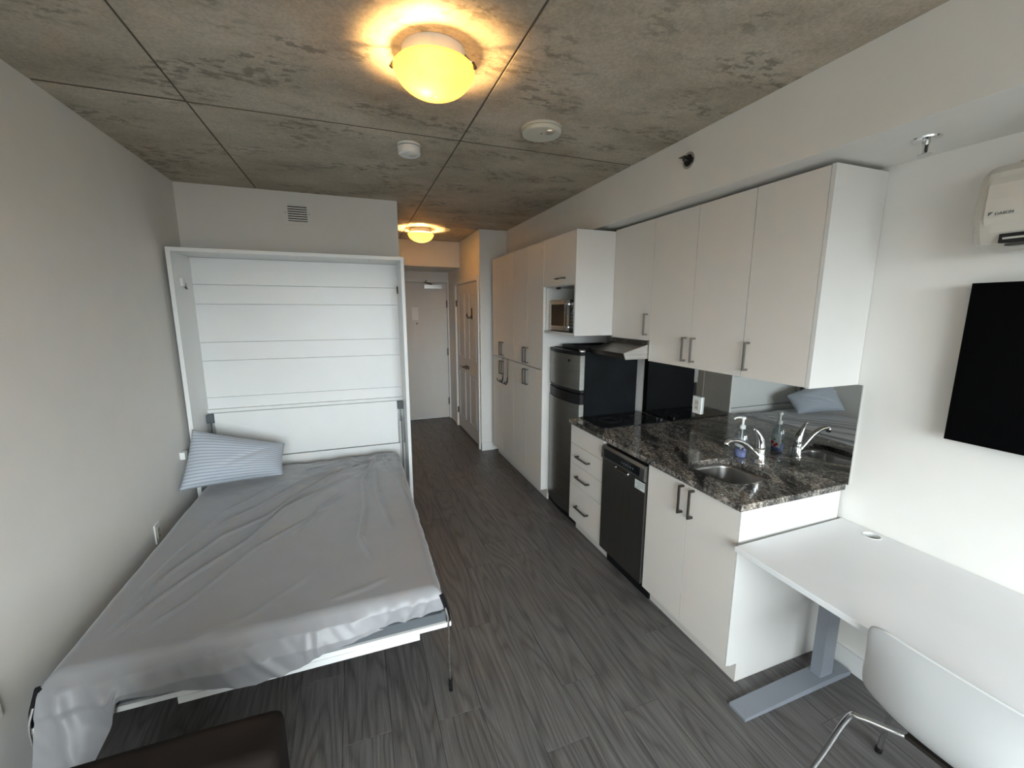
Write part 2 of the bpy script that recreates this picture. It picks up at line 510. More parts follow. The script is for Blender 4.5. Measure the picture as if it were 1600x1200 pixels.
# --- floor with separate planks
fl = struct(box('floor', 'subfloor', XL - T, XR + T, YF - T, YD + T, -0.08, -0.0105, bevel=0), 'grey oak laminate plank floor')
PW, PL = 0.1905, 1.285
x = 0.045 - PW * 7
row = 0
plank_meshes = {}
def plank(x0, x1, y0, y1):
    key = (round(x1 - x0, 3), round(y1 - y0, 3))
    if key not in plank_meshes:
        bm = bmesh.new()
        w, l_ = (x1 - x0) / 2, (y1 - y0) / 2
        v = [bm.verts.new(p) for p in ((-w, -l_, -0.0105), (w, -l_, -0.0105), (w, l_, -0.0105), (-w, l_, -0.0105))]
        e = 0.0006
        q = [bm.verts.new(p) for p in ((-w, -l_, -e), (w, -l_, -e), (w, l_, -e), (-w, l_, -e))]
        t = [bm.verts.new(p) for p in ((-w + e, -l_ + e, 0), (w - e, -l_ + e, 0), (w - e, l_ - e, 0), (-w + e, l_ - e, 0))]
        for A, B in ((v, q), (q, t)):
            for i in range(4):
                bm.faces.new((A[i], A[(i + 1) % 4], B[(i + 1) % 4], B[i]))
        bm.faces.new(t); bm.faces.new(v[::-1])
        me = bpy.data.meshes.new('plank'); bm.to_mesh(me); bm.free()
        me.materials.append(M['plank'])
        plank_meshes[key] = me
    o = bpy.data.objects.new('plank', plank_meshes[key])
    C.objects.link(o)
    o.parent = fl
    o.location = Vector(((x0 + x1) / 2, (y0 + y1) / 2, 0)) - Vector(fl.location)
joint = {12: 1.29, 11: 1.50, 10: 1.25, 13: 1.83}     # end joints read off the photograph
while x < XR:
    x0, x1 = max(x, XL), min(x + PW, XR)
    if x1 - x0 > 0.01:
        k = round((x - 0.045) / PW) + 7
        y = joint.get(k, R_.uniform(0.2, 1.4))
        while y > YF: y -= PL
        while y < YD:
            a, b_ = max(y, YF), min(y + PL, YD)
            # the laminate stops at the bathroom block beside the hall and at the closet
            mid = (x0 + x1) / 2
            if mid < HX0 - 0.1: b_ = min(b_, YB)
            if mid > HX1 + 0.1: b_ = min(b_, YC)
            if b_ - a > 0.02:
                plank(x0 + 0.0007, x1 - 0.0007, a + 0.0008, b_ - 0.0008)
            y += PL
    x += PW

# --- concrete ceiling with board-formed panels
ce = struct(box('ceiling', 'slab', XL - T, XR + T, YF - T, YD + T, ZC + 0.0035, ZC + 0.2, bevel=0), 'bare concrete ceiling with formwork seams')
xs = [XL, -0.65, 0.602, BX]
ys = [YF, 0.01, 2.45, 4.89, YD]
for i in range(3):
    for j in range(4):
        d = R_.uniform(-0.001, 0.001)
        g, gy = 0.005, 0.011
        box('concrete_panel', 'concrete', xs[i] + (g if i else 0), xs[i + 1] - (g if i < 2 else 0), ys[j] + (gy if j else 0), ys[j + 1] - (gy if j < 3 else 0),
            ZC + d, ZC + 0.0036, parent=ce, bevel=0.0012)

# --- walls
struct(box('wall_left', 'wall', XL - T, XL, YF - T, YB, 0, ZC + 0.01, bevel=0), 'light grey painted wall beside the bed')
struct(box('wall_right', 'wall', XR, XR + T, YF - T, YC, 0, ZC + 0.01, bevel=0), 'light painted wall behind the kitchen and desk')
struct(box('wall_back', 'wall', XL - T, HX0, YB, YD + T, 0, ZC + 0.01, bevel=0), 'light painted wall behind the fold-down bed')
struct(box('trim_1', 'wall', BX, XR, YF, YC, BZ, ZC + 0.01, bevel=0.003), 'painted bulkhead beam along the ceiling above the kitchen')
struct(box('trim_2', 'wall', HX0, HX1, 5.85, YD, 2.315, ZC + 0.01, bevel=0.002), 'dropped bulkhead over the entrance door')
# closet block with the closet door opening
CD0, CD1, CDZ = 4.955, 6.115, 2.09
bm = bmesh.new()
bx(bm, HX1, XR + T, YC, CD0, 0, ZC + 0.01)
bx(bm, HX1, XR + T, CD1, YD + T, 0, ZC + 0.01)
bx(bm, HX1, XR + T, CD0, CD1, CDZ, ZC + 0.01)
bx(bm, HX1 + 0.10, XR + T, CD0, CD1, 0, CDZ)
struct(build('wall_closet', bm, 'wall', loc=(1.7, 5.7, 0)), 'painted closet wall in the entrance hall')
# entrance wall with door opening
ED0, ED1, EDZ = 0.455, 1.378, 2.155
bm = bmesh.new()
bx(bm, HX0, ED0, YD, YD + T, 0, ZC + 0.01)
bx(bm, ED1, HX1, YD, YD + T, 0, ZC + 0.01)
bx(bm, ED0, ED1, YD, YD + T, EDZ, ZC + 0.01)
bx(bm, ED0, ED1, YD + 0.07, YD + T, 0, EDZ)  # backing added behind the leaf to keep sky light out of its gaps
struct(build('wall_end', bm, 'wall', loc=(0.9, YD, 0)), 'painted wall around the entrance door')
# window wall behind the camera
bm = bmesh.new()
bx(bm, XL, WIN['x0'], YF - T, YF, 0, ZC + 0.01)
bx(bm, WIN['x1'], XR, YF - T, YF, 0, ZC + 0.01)
bx(bm, WIN['x0'], WIN['x1'], YF - T, YF, 0, WIN['z0'])
bx(bm, WIN['x0'], WIN['x1'], YF - T, YF, WIN['z1'], ZC + 0.01)
struct(build('wall_front', bm, 'wall', loc=(0.5, YF, 0)), 'painted wall around the big window')
wf = bmesh.new()
for a, b_ in ((WIN['x0'], WIN['x0'] + .05), (WIN['x1'] - .05, WIN['x1']), (0.425, 0.475)):
    bx(wf, a, b_, YF - 0.09, YF - 0.03, WIN['z0'], WIN['z1'])
for a, b_ in ((WIN['z0'], WIN['z0'] + .05), (WIN['z1'] - .05, WIN['z1'])):
    bx(wf, WIN['x0'] + .05, WIN['x1'] - .05, YF - 0.09, YF - 0.03, a, b_)
win = struct(build('window_1', wf, 'trim', loc=(0.45, YF - 0.06, WIN['z0'])), 'wide white framed window')
for a, b_ in ((WIN['x0'] + .05, 0.425), (0.475, WIN['x1'] - .05)):
    box('pane', 'glass', a, b_, YF - 0.062, YF - 0.058, WIN['z0'] + .05, WIN['z1'] - .05, parent=win, bevel=0)

# --- baseboards
def baseboard(name, x0, x1, y0, y1, label):
    struct(box(name, 'trim', x0, x1, y0, y1, 0.0, 0.10, bevel=0.003), label)
baseboard('baseboard_left', XL, XL + 0.014, YF, 3.49, 'white baseboard along the left wall')
baseboard('baseboard_right', XR - 0.014, XR, YF, 1.225, 'white baseboard under the desk')
baseboard('baseboard_closet', HX1 + 0.0, 1.57, YC - 0.014, YC, 'white baseboard on the closet end wall')

# --- entrance door
d1 = struct(thing('door_1', 'flat grey-white entrance door with closer', 'door', (0.92, YD + 0.03, 0)))
del d1['category']
box('door_leaf', 'door', ED0 + 0.004, ED1 - 0.004, YD + 0.012, YD + 0.055, 0.012, EDZ - 0.004, parent=d1, bevel=0.002)
bm = bmesh.new()
bx(bm, ED1, HX1 - 0.001, YD - 0.018, YD - 0.0005, 0, EDZ + 0.05)
bx(bm, HX0 + 0.001, ED0, YD - 0.018, YD - 0.0005, 0, EDZ + 0.05)
bx(bm, ED0, ED1, YD - 0.018, YD - 0.0005, EDZ, EDZ + 0.05)
build('door_frame', bm, 'trim', d1, bevel=0.002)
for z in (1.83, 1.08, 0.28):
    h_ = box('hinge', 'brass', ED1 - 0.016, ED1 + 0.004, YD - 0.014, YD + 0.012, z - 0.055, z + 0.055, parent=d1, bevel=0.003)
cl = box('door_closer', 'steel_h', 1.02, 1.29, YD - 0.048, YD + 0.012, 2.06, 2.115, parent=d1, bevel=0.006, label='silver door closer body')
bm = bmesh.new()
tube(bm, [(1.14, YD - 0.03, 2.125), (1.02, YD - 0.10, 2.150), (1.06, YD - 0.02, 2.18)], 0.009, 6)
build('closer_arm', bm, 'brass', cl)
box('notice_card', 'white', 0.83, 0.925, YD + 0.009, YD + 0.012, 1.585, 1.775, parent=d1, bevel=0.001, label='white notice card in clear sleeve')
bm = bmesh.new(); tube(bm, [(0.90, YD + 0.004, 1.53), (0.90, YD + 0.014, 1.53)], 0.012, 10)
build('peephole', bm, 'bronze', d1)

# --- closet double door
d2 = struct(thing('door_2', 'white panelled double closet door with dark levers', 'door', (HX1 + 0.03, 5.53, 0)))
del d2['category']
bm = bmesh.new()
bx(bm, HX1 - 0.014, HX1, CD0 - 0.055, CD0, 0, CDZ + 0.055)
bx(bm, HX1 - 0.014, HX1, CD1, CD1 + 0.055, 0, CDZ + 0.055)
bx(bm, HX1 - 0.014, HX1, CD0, CD1, CDZ, CDZ + 0.055)
build('door_frame', bm, 'trim', d2, bevel=0.002)
mid = (CD0 + CD1) / 2
for a, b_, s in ((CD0 + 0.004, mid - 0.002, 1), (mid + 0.002, CD1 - 0.004, -1)):
    lf = box('door_leaf', 'door', HX1 + 0.012, HX1 + 0.045, a, b_, 0.015, CDZ - 0.006, parent=d2, bevel=0.002)
    for z0, z1, arch in ((0.20, 0.90, 0), (1.08, 1.96, 0)):
        y0, y1 = a + 0.11, b_ - 0.11
        fr = bmesh.new()
        w = 0.022
        # raised moulding round each panel, with a stepped field
        bx(fr, HX1 + 0.005, HX1 + 0.013, y0, y0 + w, z0, z1); bx(fr, HX1 + 0.005, HX1 + 0.013, y1 - w, y1, z0, z1)
        bx(fr, HX1 + 0.005, HX1 + 0.013, y0 + w, y1 - w, z0, z0 + w); bx(fr, HX1 + 0.005, HX1 + 0.013, y0 + w, y1 - w, z1 - w, z1)
        bx(fr, HX1 + 0.008, HX1 + 0.013, y0 + 0.05, y1 - 0.05, z0 + 0.05, z1 - 0.05)
        build('raised_panel', fr, 'door', lf, bevel=0.003)
    yh = mid - 0.05 * s
    bm = bmesh.new()
    tube(bm, [(HX1 + 0.012, yh, 0.965), (HX1 - 0.05, yh, 0.965)], 0.012, 10)
    tube(bm, [(HX1 - 0.045, yh, 0.965), (HX1 - 0.047, yh - 0.11 * s, 0.965)], 0.009, 8)
    tube(bm, [(HX1 + 0.012, yh, 0.965), (HX1 + 0.003, yh, 0.965)], 0.027, 14)
    build('lever_handle', bm, 'bronze', lf, label='dark bronze lever handle')
    ye = a if s == 1 else b_
    for z in (0.25, 1.83):
        box('hinge', 'brass', HX1 - 0.006, HX1 + 0.014, ye - 0.010, ye + 0.010, z - 0.045, z + 0.045, parent=lf, bevel=0.002)
hk = thing('door_hook', 'black double coat hook stuck on the closet door', 'hook', (HX1, 5.25, 1.66))
box('back_plate', 'black', HX1 + 0.001, HX1 + 0.010, 5.235, 5.275, 1.62, 1.76, parent=hk, bevel=0.003)
bm = bmesh.new()
tube(bm, smooth_path([(HX1, 5.255, 1.66), (HX1 - 0.03, 5.255, 1.635), (HX1 - 0.055, 5.257, 1.65), (HX1 - 0.06, 5.26, 1.69)]), 0.007, 8)
build('hook_arm', bm, 'black', hk)

# ------------------------------------------------------------------ fold-down wall bed
MX0, MX1, MY0, MY1, MZ = -1.150, 0.390, 3.50, 3.895, 2.143
wb_ = thing('murphy_bed', 'white fold-down wall bed with open cabinet and lowered frame', 'bed', (-0.38, 3.6, 0))
box('side_panel', 'bedwhite', MX0, MX0 + 0.025, MY0, MY1, 0.0, MZ - 0.025, parent=wb_, bevel=0.001)
box('side_panel', 'bedwhite', MX1 - 0.025, MX1, MY0, MY1, 0.0, MZ - 0.025, parent=wb_, bevel=0.001)
tp = box('top_panel', 'bedwhite', MX0, MX1, MY0, MY1, MZ - 0.0245, MZ, parent=wb_, bevel=0.001)
for xx in (-0.88, -0.38, 0.14):
    bm = bmesh.new(); tube(bm, [(xx, 3.62, MZ - 0.027), (xx, 3.62, MZ - 0.0235)], 0.008, 10)
    build('screw_cap', bm, 'ivory', tp)
zz = [MZ - 0.025, 1.921, 1.775, 1.484, 1.340, 1.048, 0.955]
for i, (a, b_) in enumerate(zip(zz, zz[1:])):
    box('back_board', 'bedwhite', MX0 + 0.025, MX1 - 0.025, 3.862 + (0.0008 if i % 2 else 0), 3.885, b_ + 0.0012, a - 0.0012, parent=wb_, bevel=0.001)
box('ledge', 'bedwhite', MX0 + 0.025, MX1 - 0.025, 3.835, 3.885, 0.930, 0.955, parent=wb_, bevel=0.002)
box('headboard_panel', 'bedwhite', -1.075, 0.312, 3.795, 3.815, 0.548, 0.932, parent=wb_, bevel=0.0015)
box('lower_rail', 'bedwhite', MX0 + 0.025, MX1 - 0.025, 3.80, 3.82, 0.0, 0.538, parent=wb_, bevel=0.0015)
box('rear_panel', 'bedwhite', MX0 + 0.025, MX1 - 0.025, 3.86, 3.884, 0.05, 0.93, parent=wb_, bevel=0.001)
for sx, xa, xb, yc in ((1, MX0 + 0.025, MX0 + 0.043, 3.635), (-1, MX1 - 0.043, MX1 - 0.025, 3.80)):
    cp = box('latch_block', 'white', xa, xb, yc - 0.022, yc + 0.022, 1.895, 1.95, parent=wb_, bevel=0.003)
    bm = bmesh.new()
    xm = (xa + xb) / 2
    tube(bm, [(xm, yc + 0.02, 1.935), (xm, yc + 0.045, 1.915), (xm, yc + 0.045, 1.890), (xm, yc + 0.065, 1.880)] if sx > 0 else
         [(xm, yc - 0.02, 1.93), (xm, yc - 0.035, 1.90), (xm, yc - 0.035, 1.87)], 0.006, 6)
    build('latch_wire', bm, 'bronze', cp)
for xa, xb in ((MX0 + 0.026, -1.078), (0.315, MX1 - 0.026)):
    bm = bmesh.new(); bx(bm, xa, xb, 3.78, 3.83, 0.86, 0.925)
    pv = build('pivot_bracket', bm, 'railgrey', wb_, bevel=0.003)
    xm = (xa + xb) / 2
    bm = bmesh.new()
    tube(bm, [(xm, 3.795, 0.86), (xm, 3.79, 0.75)], 0.007, 10)
    build('piston_rod', bm, 'chrome', pv)
    bm = bmesh.new()
    tube(bm, [(xm, 3.79, 0.75), (xm, 3.77, 0.30)], 0.015, 12)
    build('gas_piston', bm, 'white', pv)
    box('guide_rail', 'railgrey', xm - 0.004, xm + 0.004, 3.72, 3.75, 0.20, 0.80, parent=pv, bevel=0.001)
# lowered frame
FX0, FX1, FY0, FY1 = -1.098, 0.328, 1.662, 3.66
bm = bmesh.new()
bx(bm, FX0 + 0.012, FX0 + 0.040, FY0 + 0.012, FY1, 0.352, 0.402)
bx(bm, FX1 - 0.040, FX1 - 0.012, FY0 + 0.012, FY1, 0.352, 0.402)
bx(bm, FX0 + 0.040, FX1 - 0.040, FY0 + 0.012, FY0 + 0.040, 0.352, 0.396)
bx(bm, FX0 + 0.040, FX1 - 0.040, FY1 - 0.03, FY1, 0.352, 0.396)
fr_ = build('bed_frame', bm, 'railgrey', wb_, bevel=0.001, label='grey steel frame under the mattress')
for k in range(8):
    yy = 1.85 + k * 0.235
    box('slat', 'railgrey', FX0 + 0.040, FX1 - 0.040, yy, yy + 0.05, 0.355, 0.372, parent=fr_, bevel=0)
box('front_panel', 'bedwhite', FX0 - 0.002, FX1, FY0, 3.48, 0.330, 0.351, parent=wb_, bevel=0.001, label='white face panel seen from its edge')
box('face_plate', 'bedwhite', -0.690, 0.187, FY0 - 0.004, 2.6, 0.303, 0.3297, parent=wb_, bevel=0.001)
for sx in (1, -1):
    X_ = FX1 - 0.014 if sx > 0 else FX0 + 0.006
    bm = bmesh.new()
    tube(bm, [(X_ - 0.022 * sx, 1.69, 0.475), (X_, 1.685, 0.40), (X_ + 0.004 * sx, 1.672, 0.34)], 0.011, 6)
    st = build('strap', bm, 'black', wb_, label='black webbing strap at the mattress corner')
    bm = bmesh.new()
    tube(bm, smooth_path([(X_ - 0.01 * sx, 1.672, 0.42), (X_, 1.655, 0.36), (X_ - 0.001 * sx, 1.653, 0.25), (X_ + 0.002 * sx, 1.655, 0.05)], 4), 0.0045, 8)
    lg = build('leg', bm, 'steel_h', wb_, label='thin swing-down steel leg')
    bm = bmesh.new()
    tube(bm, [(X_ + 0.002 * sx, 1.655, 0.062), (X_ + 0.004 * sx, 1.657, 0.0)], 0.009, 10)
    build('rubber_foot', bm, 'black', lg)
bp_ = box('bed_bumper', 'white', XL + 0.0005, XL + 0.03, 3.365, 3.415, 0.715, 0.765, bevel=0.006)
tag(bp_, 'small white bumper block on the wall behind the pillow', 'bumper')

# ------------------------------------------------------------------ mattress, sheet, pillow
SX0, SX1, SY0, SY1, SZ = -1.068, 0.298, 1.700, 3.62, 0.500
bm = bmesh.new()
bx(bm, SX0 + 0.012, SX1 - 0.012, SY0 + 0.014, SY1 - 0.01, 0.3755, SZ - 0.012)
mo = build('mattress', bm, 'mattress', loc=((SX0 + SX1) / 2, 2.6, 0.3755), bevel=0.035, seg=4, smooth=True)
tag(mo, 'double mattress lying on the lowered bed frame under the sheet', 'mattress')

def ray_dir(px, py):
    v = Vector(((px - 800) / F_PX, (600 - py) / F_PX))
    return r2 * v.x + u2 * v.y + fw
def on_bed(px, py, z=SZ):
    d = ray_dir(px, py); t = (z - CAM_H) / d.z
    return Vector((d.x * t, d.y * t))
Z8 = lambda q: on_bed(q[0] / 2.143, 640 + q[1] / 2.143)
# fold lines measured on the photographed sheet, as points on the mattress top: (points, height, width)
folds = [
    ([(1250, 160), (1080, 240), (980, 300), (900, 360), (740, 430), (560, 560), (330, 780)], 0.010, 0.016),
    ([(1200, 210), (950, 335), (830, 440), (640, 560), (500, 660), (370, 770)], 0.009, 0.015),
    ([(1100, 330), (850, 470), (640, 640), (450, 760)], 0.006, 0.016),
    ([(960, 240), (760, 340), (600, 480), (440, 640)], 0.005, 0.02),
    ([(1150, 200), (1000, 250), (860, 330), (700, 400)], 0.007, 0.018),
    ([(1262, 150), (1215, 240), (1222, 330), (1205, 430), (1240, 500)], 0.012, 0.022),
    ([(1250, 160), (1262, 280), (1310, 400)], 0.010, 0.024),
    ([(1270, 150), (1330, 230), (1362, 300)], 0.010, 0.025),
    ([(1190, 170), (1120, 190), (1010, 215)], 0.010, 0.022),
    ([(1290, 150), (1240, 190), (1170, 200)], 0.012, 0.024),
    ([(1060, 540), (840, 690), (600, 790)], 0.003, 0.02),
    ([(1150, 280), (1080, 330), (1000, 420)], 0.006, 0.02),
    ([(1300, 560), (1220, 600), (1100, 640)], 0.003, 0.02),
]
segs = []
for pts, amp, wd in folds:
    P = [Z8(q) for q in pts]
    n = len(P) - 1
    for i in range(n):
        segs.append((P[i], P[i + 1], amp, wd, i / n, (i + 1) / n, id(pts)))
def fold_h(x, y):
    p = Vector((x, y)); best = {}
    for a, b, amp, wd, t0, t1, key in segs:
        ab = b - a; L2 = ab.length_squared
        t = max(0, min(1, (p - a).dot(ab) / L2))
        q = a + ab * t
        dx, dy = p.x - q.x, p.y - q.y
        d2 = dx * dx + dy * dy
        if d2 > 9 * wd * wd: continue
        s = 1 if ab.x * dy - ab.y * dx > 0 else 0.6
        tt = t0 + (t1 - t0) * t
        env = min(1, (1 - abs(2 * tt - 1)) * 3.0 + 0.15)
        v = 1.7 * amp * env * math.exp(-d2 / (wd * wd * s * s * 0.62))
        if v > best.get(key, 0): best[key] = v
    return sum(best.values())

rr_ = 0.045
def wrap(d):
    """distance past the start of a rounded mattress edge -> (outward, drop)"""
    if d <= 0: return d, 0.0
    q = rr_ * math.pi / 2
    if d < q: return rr_ * math.sin(d / rr_), rr_ * (1 - math.cos(d / rr_))
    return rr_, rr_ + d - q
# hem height along the foot end, read off the photograph: (x, z)
hem = [(-1.09, 0.20), (-1.04, 0.15), (-0.97, 0.13), (-0.92, 0.21), (-0.875, 0.30), (-0.855, 0.385), (-0.74, 0.372), (-0.645, 0.354), (-0.505, 0.318),
       (-0.44, 0.302), (-0.35, 0.320), (-0.283, 0.326), (-0.2, 0.362), (-0.065, 0.380), (0.04, 0.385), (0.15, 0.390), (0.30, 0.402)]
def hem_z(x):
    if x <= hem[0][0]: return hem[0][1]
    for (xa, za), (xb, zb) in zip(hem, hem[1:]):
        if x <= xb: return za + (zb - za) * (x - xa) / (xb - xa)
    return hem[-1][1]
NU, NV = 190, 300
arc = rr_ * math.pi / 2
wid = SX1 - SX0
side_l, side_r = 0.085, 0.11            # how far the sheet hangs down each long side
u0, u1 = -side_l - arc + rr_, wid - rr_ + arc + side_r
def sheet_pt(i, j):
    s = u0 + (u1 - u0) * i / NU
    # lateral position
    if s < rr_:
        o, dz1 = wrap(rr_ - s); X = SX0 + rr_ - o
    elif s > wid - rr_:
        o, dz1 = wrap(s - (wid - rr_)); X = SX1 - rr_ + o
    else:
        X, dz1 = SX0 + s, 0.0
    xe = min(max(X, SX0), SX1)
    drop_len = max(0.02, SZ - rr_ - hem_z(xe))
    # rows: 82 % on the top, rest over the foot
    kt = 240
    if j <= kt:
        Y = SY1 + 0.005 + (SY0 + rr_ - SY1) * j / kt; dz2 = 0.0; past = 0
    else:
        tot = arc + drop_len
        o, dz2 = wrap(tot * (j - kt) / (NV - kt)); Y = SY0 + rr_ - o; past = (j - kt) / (NV - kt)
    dz = max(dz1, dz2) + 0.25 * min(dz1, dz2) * 0
    Z = SZ - dz
    # wrinkles
    if dz2 < rr_ and dz1 < rr_:
        hgt = fold_h(X, Y)
        edge = 1 - max(dz1, dz2) / rr_
        hgt = hgt * edge + 0.003 * noise.noise(Vector((X * 3.1, Y * 2.2, 0.3))) + 0.0012 * noise.noise(Vector((X * 14, Y * 9, 4.1)))
        # rumpled head end
        hd = max(0, 1 - (SY1 - Y) / 0.55)
        hgt += hd * (0.030 * abs(noise.noise(Vector((X * 6.5 + Y * 2, Y * 7.5, 1.7)))) + 0.012 * noise.noise(Vector((X * 15, Y * 13, 7.7)))) * (0.35 + 0.65 * max(0, min(1, (X + 0.55) / 0.5)))
        Z += hgt
    if dz2 > 0:
        q = min(1, dz2 / rr_)
        w = 0.006 * noise.noise(Vector((X * 9 + 0.8 * dz2 * 8, dz2 * 3.5, 2.2))) + 0.004 * noise.noise(Vector((X * 26 - dz2 * 18, dz2 * 6, 9.2)))
        # swag folds read off the foot end
        for cx, sl, am, wd in ((-0.60, 0.55, 0.010, 0.020), (-0.50, 0.85, 0.013, 0.022), (-0.22, 0.05, 0.007, 0.012), (-0.26, 0.05, 0.006, 0.012), (0.10, -0.5, 0.008, 0.02), (0.20, -0.7, 0.009, 0.018), (0.25, -0.5, 0.008, 0.014), (-0.95, 0.55, 0.016, 0.028), (-1.03, 0.25, 0.014, 0.022)):
            dd = X - (cx + sl * dz2)
            w += am * math.exp(-(dd / wd) ** 2) * min(1, dz2 / 0.08)
        # the loose corner hanging by the wall billows out
        if X < -0.86 and dz2 > 0.12:
            w += min(0.05, (dz2 - 0.12) * 0.35) * min(1, (-0.86 - X) / 0.08)
        out = 0.012 + 0.040 * max(0, min(1, (0.06 - X) / 0.14)) * min(1, max(0, dz2 - 0.02) / 0.08)
        Y -= max(-0.004, w) * q + out * q
    if dz1 > 0:
        q = min(1, dz1 / rr_)
        w = 0.006 * noise.noise(Vector((Y * 8, dz1 * 5, 3.3))) + 0.004 * noise.noise(Vector((Y * 22, dz1 * 8, 1.3)))
        X += (w + 0.004) * q * (1 if X > 0 else -1) * (1 if dz2 == 0 else 0.5)
    return (X, Y, Z + 0.002)
bm = bmesh.new()
V = [[bm.verts.new(sheet_pt(i, j)) for j in range(NV + 1)] for i in range(NU + 1)]
for i in range(NU):
    for j in range(NV):
        bm.faces.new((V[i][j], V[i + 1][j], V[i + 1][j + 1], V[i][j + 1]))
bmesh.ops.remove_doubles(bm, verts=bm.verts, dist=0.0002)
sh = build('bed_sheet', bm, 'sheet', loc=((SX0 + SX1) / 2, 2.6, SZ), smooth=True)
tag(sh, 'rumpled grey satin sheet draped over the mattress', 'bed sheet')

# pillow: four corners in space, puffed between them
BL, BR, TR, TL = Vector((-1.158, 3.215, 0.548)), Vector((-0.567, 3.375, 0.520)), Vector((-0.566, 3.545, 0.708)), Vector((-1.112, 3.435, 0.905))
nrm = ((BR - BL).cross(TL - BL)).normalized()
if nrm.y > 0: nrm = -nrm
bm = bmesh.new()
uvl = bm.loops.layers.uv.new('UVMap')
NP = 44
def pil(u, v, side):
    # edges bow inward between the pinched corners
    bu = 0.035 * math.sin(math.pi * v) * (1 - abs(2 * u - 1)) if False else 0
    uu = u + 0.018 * math.sin(math.pi * v) * (0.5 - u) * 2 * abs(2 * u - 1) ** 3
    vv = v + 0.022 * math.sin(math.pi * u) * (0.5 - v) * 2 * abs(2 * v - 1) ** 3
    p = BL * (1 - uu) * (1 - vv) + BR * uu * (1 - vv) + TR * uu * vv + TL * (1 - uu) * vv
    puff = (max(0, 1 - abs(2 * u - 1) ** 2.6) ** 0.62) * (max(0, 1 - abs(2 * v - 1) ** 2.6) ** 0.62)
    th = 0.105 if side > 0 else 0.075
    cr = 0.010 * math.exp(-(((v - 0.12) - 0.95 * (u - 0.15)) / 0.05) ** 2) * math.sin(math.pi * u) + 0.007 * math.exp(-(((v - 0.02) - 0.8 * (u - 0.2)) / 0.04) ** 2) * math.sin(math.pi * u)
    n2 = 0.006 * noise.noise(Vector((u * 5, v * 4, side))) * puff
    return p + nrm * (side * puff * th + (0 if side < 0 else 1) * (n2 - cr * puff))
for side in (1, -1):
    Vp = [[bm.verts.new(pil(i / NP, j / NP, side)) for j in range(NP + 1)] for i in range(NP + 1)]
    for i in range(NP):
        for j in range(NP):
            f = bm.faces.new((Vp[i][j], Vp[i + 1][j], Vp[i + 1][j + 1], Vp[i][j + 1]))
            for lp, (a, b_) in zip(f.loops, ((i, j), (i + 1, j), (i + 1, j + 1), (i, j + 1))):
                lp[uvl].uv = (a / NP, b_ / NP)
bmesh.ops.remove_doubles(bm, verts=bm.verts, dist=0.0005)
pw = build('pillow', bm, 'pillow', loc=(-0.85, 3.38, 0.52), smooth=True)
tag(pw, 'pale blue striped pillow leaning in the corner of the bed', 'pillow')

# ------------------------------------------------------------------ kitchen
FXc = 1.520          # door faces
def handle(door, xf, y, z, length, axis='z', material='bronze', label=None):
    """square bar pull with two posts, standing proud of a door face that looks along -x"""
    bm = bmesh.new()
    a, b_ = -length / 2, length / 2
    if axis == 'z':
        bx(bm, xf - 0.034, xf - 0.024, y - 0.004, y + 0.004, z + a, z + b_)
        for s in (a, b_ - 0.010): bx(bm, xf - 0.024, xf + 0.001, y - 0.005, y + 0.005, z + s, z + s + 0.010)
    else:
        bx(bm, xf - 0.034, xf - 0.024, y + a, y + b_, z - 0.004, z + 0.004)
        for s in (a, b_ - 0.010): bx(bm, xf - 0.024, xf + 0.001, y + s, y + s + 0.010, z - 0.005, z + 0.005)
    return build('handle', bm, material, door, bevel=0.001)

def front(parent, name, xf, y0, y1, z0, z1, g=0.0016):
    return box(name, 'cab', xf, xf + 0.018, y0 + g, y1 - g, z0 + g, z1 - g, parent=parent, bevel=0.0012)

# tall pantry units
ZT, ZM = 2.305, 1.214
for k, (ya, yb, lab) in enumerate(((4.04, 4.74, 'tall white pantry cabinet beside the closet wall corner'), (3.34, 4.04, 'tall white pantry cabinet standing next to the fridge'))):
    t = thing('pantry_cabinet', lab, 'cabinet', (1.85, (ya + yb) / 2, 0), 'tall white pantry cabinets')
    box('carcass', 'gap', FXc + 0.0195, XR - 0.002, ya + 0.001, yb - 0.001, 0.10, ZT, parent=t, bevel=0)
    if k == 1:
        box('end_panel', 'cabedge', FXc - 0.001, XR - 0.002, ya - 0.019, ya, 0.10, ZT, parent=t, bevel=0.001)
    box('toe_kick', 'cab', 1.585, 1.60, ya - (0.019 if k else 0), yb, 0.0, 0.0995, parent=t, bevel=0)
    mid = (ya + yb) / 2
    for z0, z1, hz in ((ZM + 0.002, ZT, 1.315), (0.10, ZM - 0.002, 1.105)):
        for y0, y1, hy in ((ya, mid, mid - 0.035), (mid, yb, mid + 0.035)):
            dr = front(t, 'door', FXc, y0, y1, z0, z1)
            handle(dr, FXc, hy, hz, 0.15, 'z')

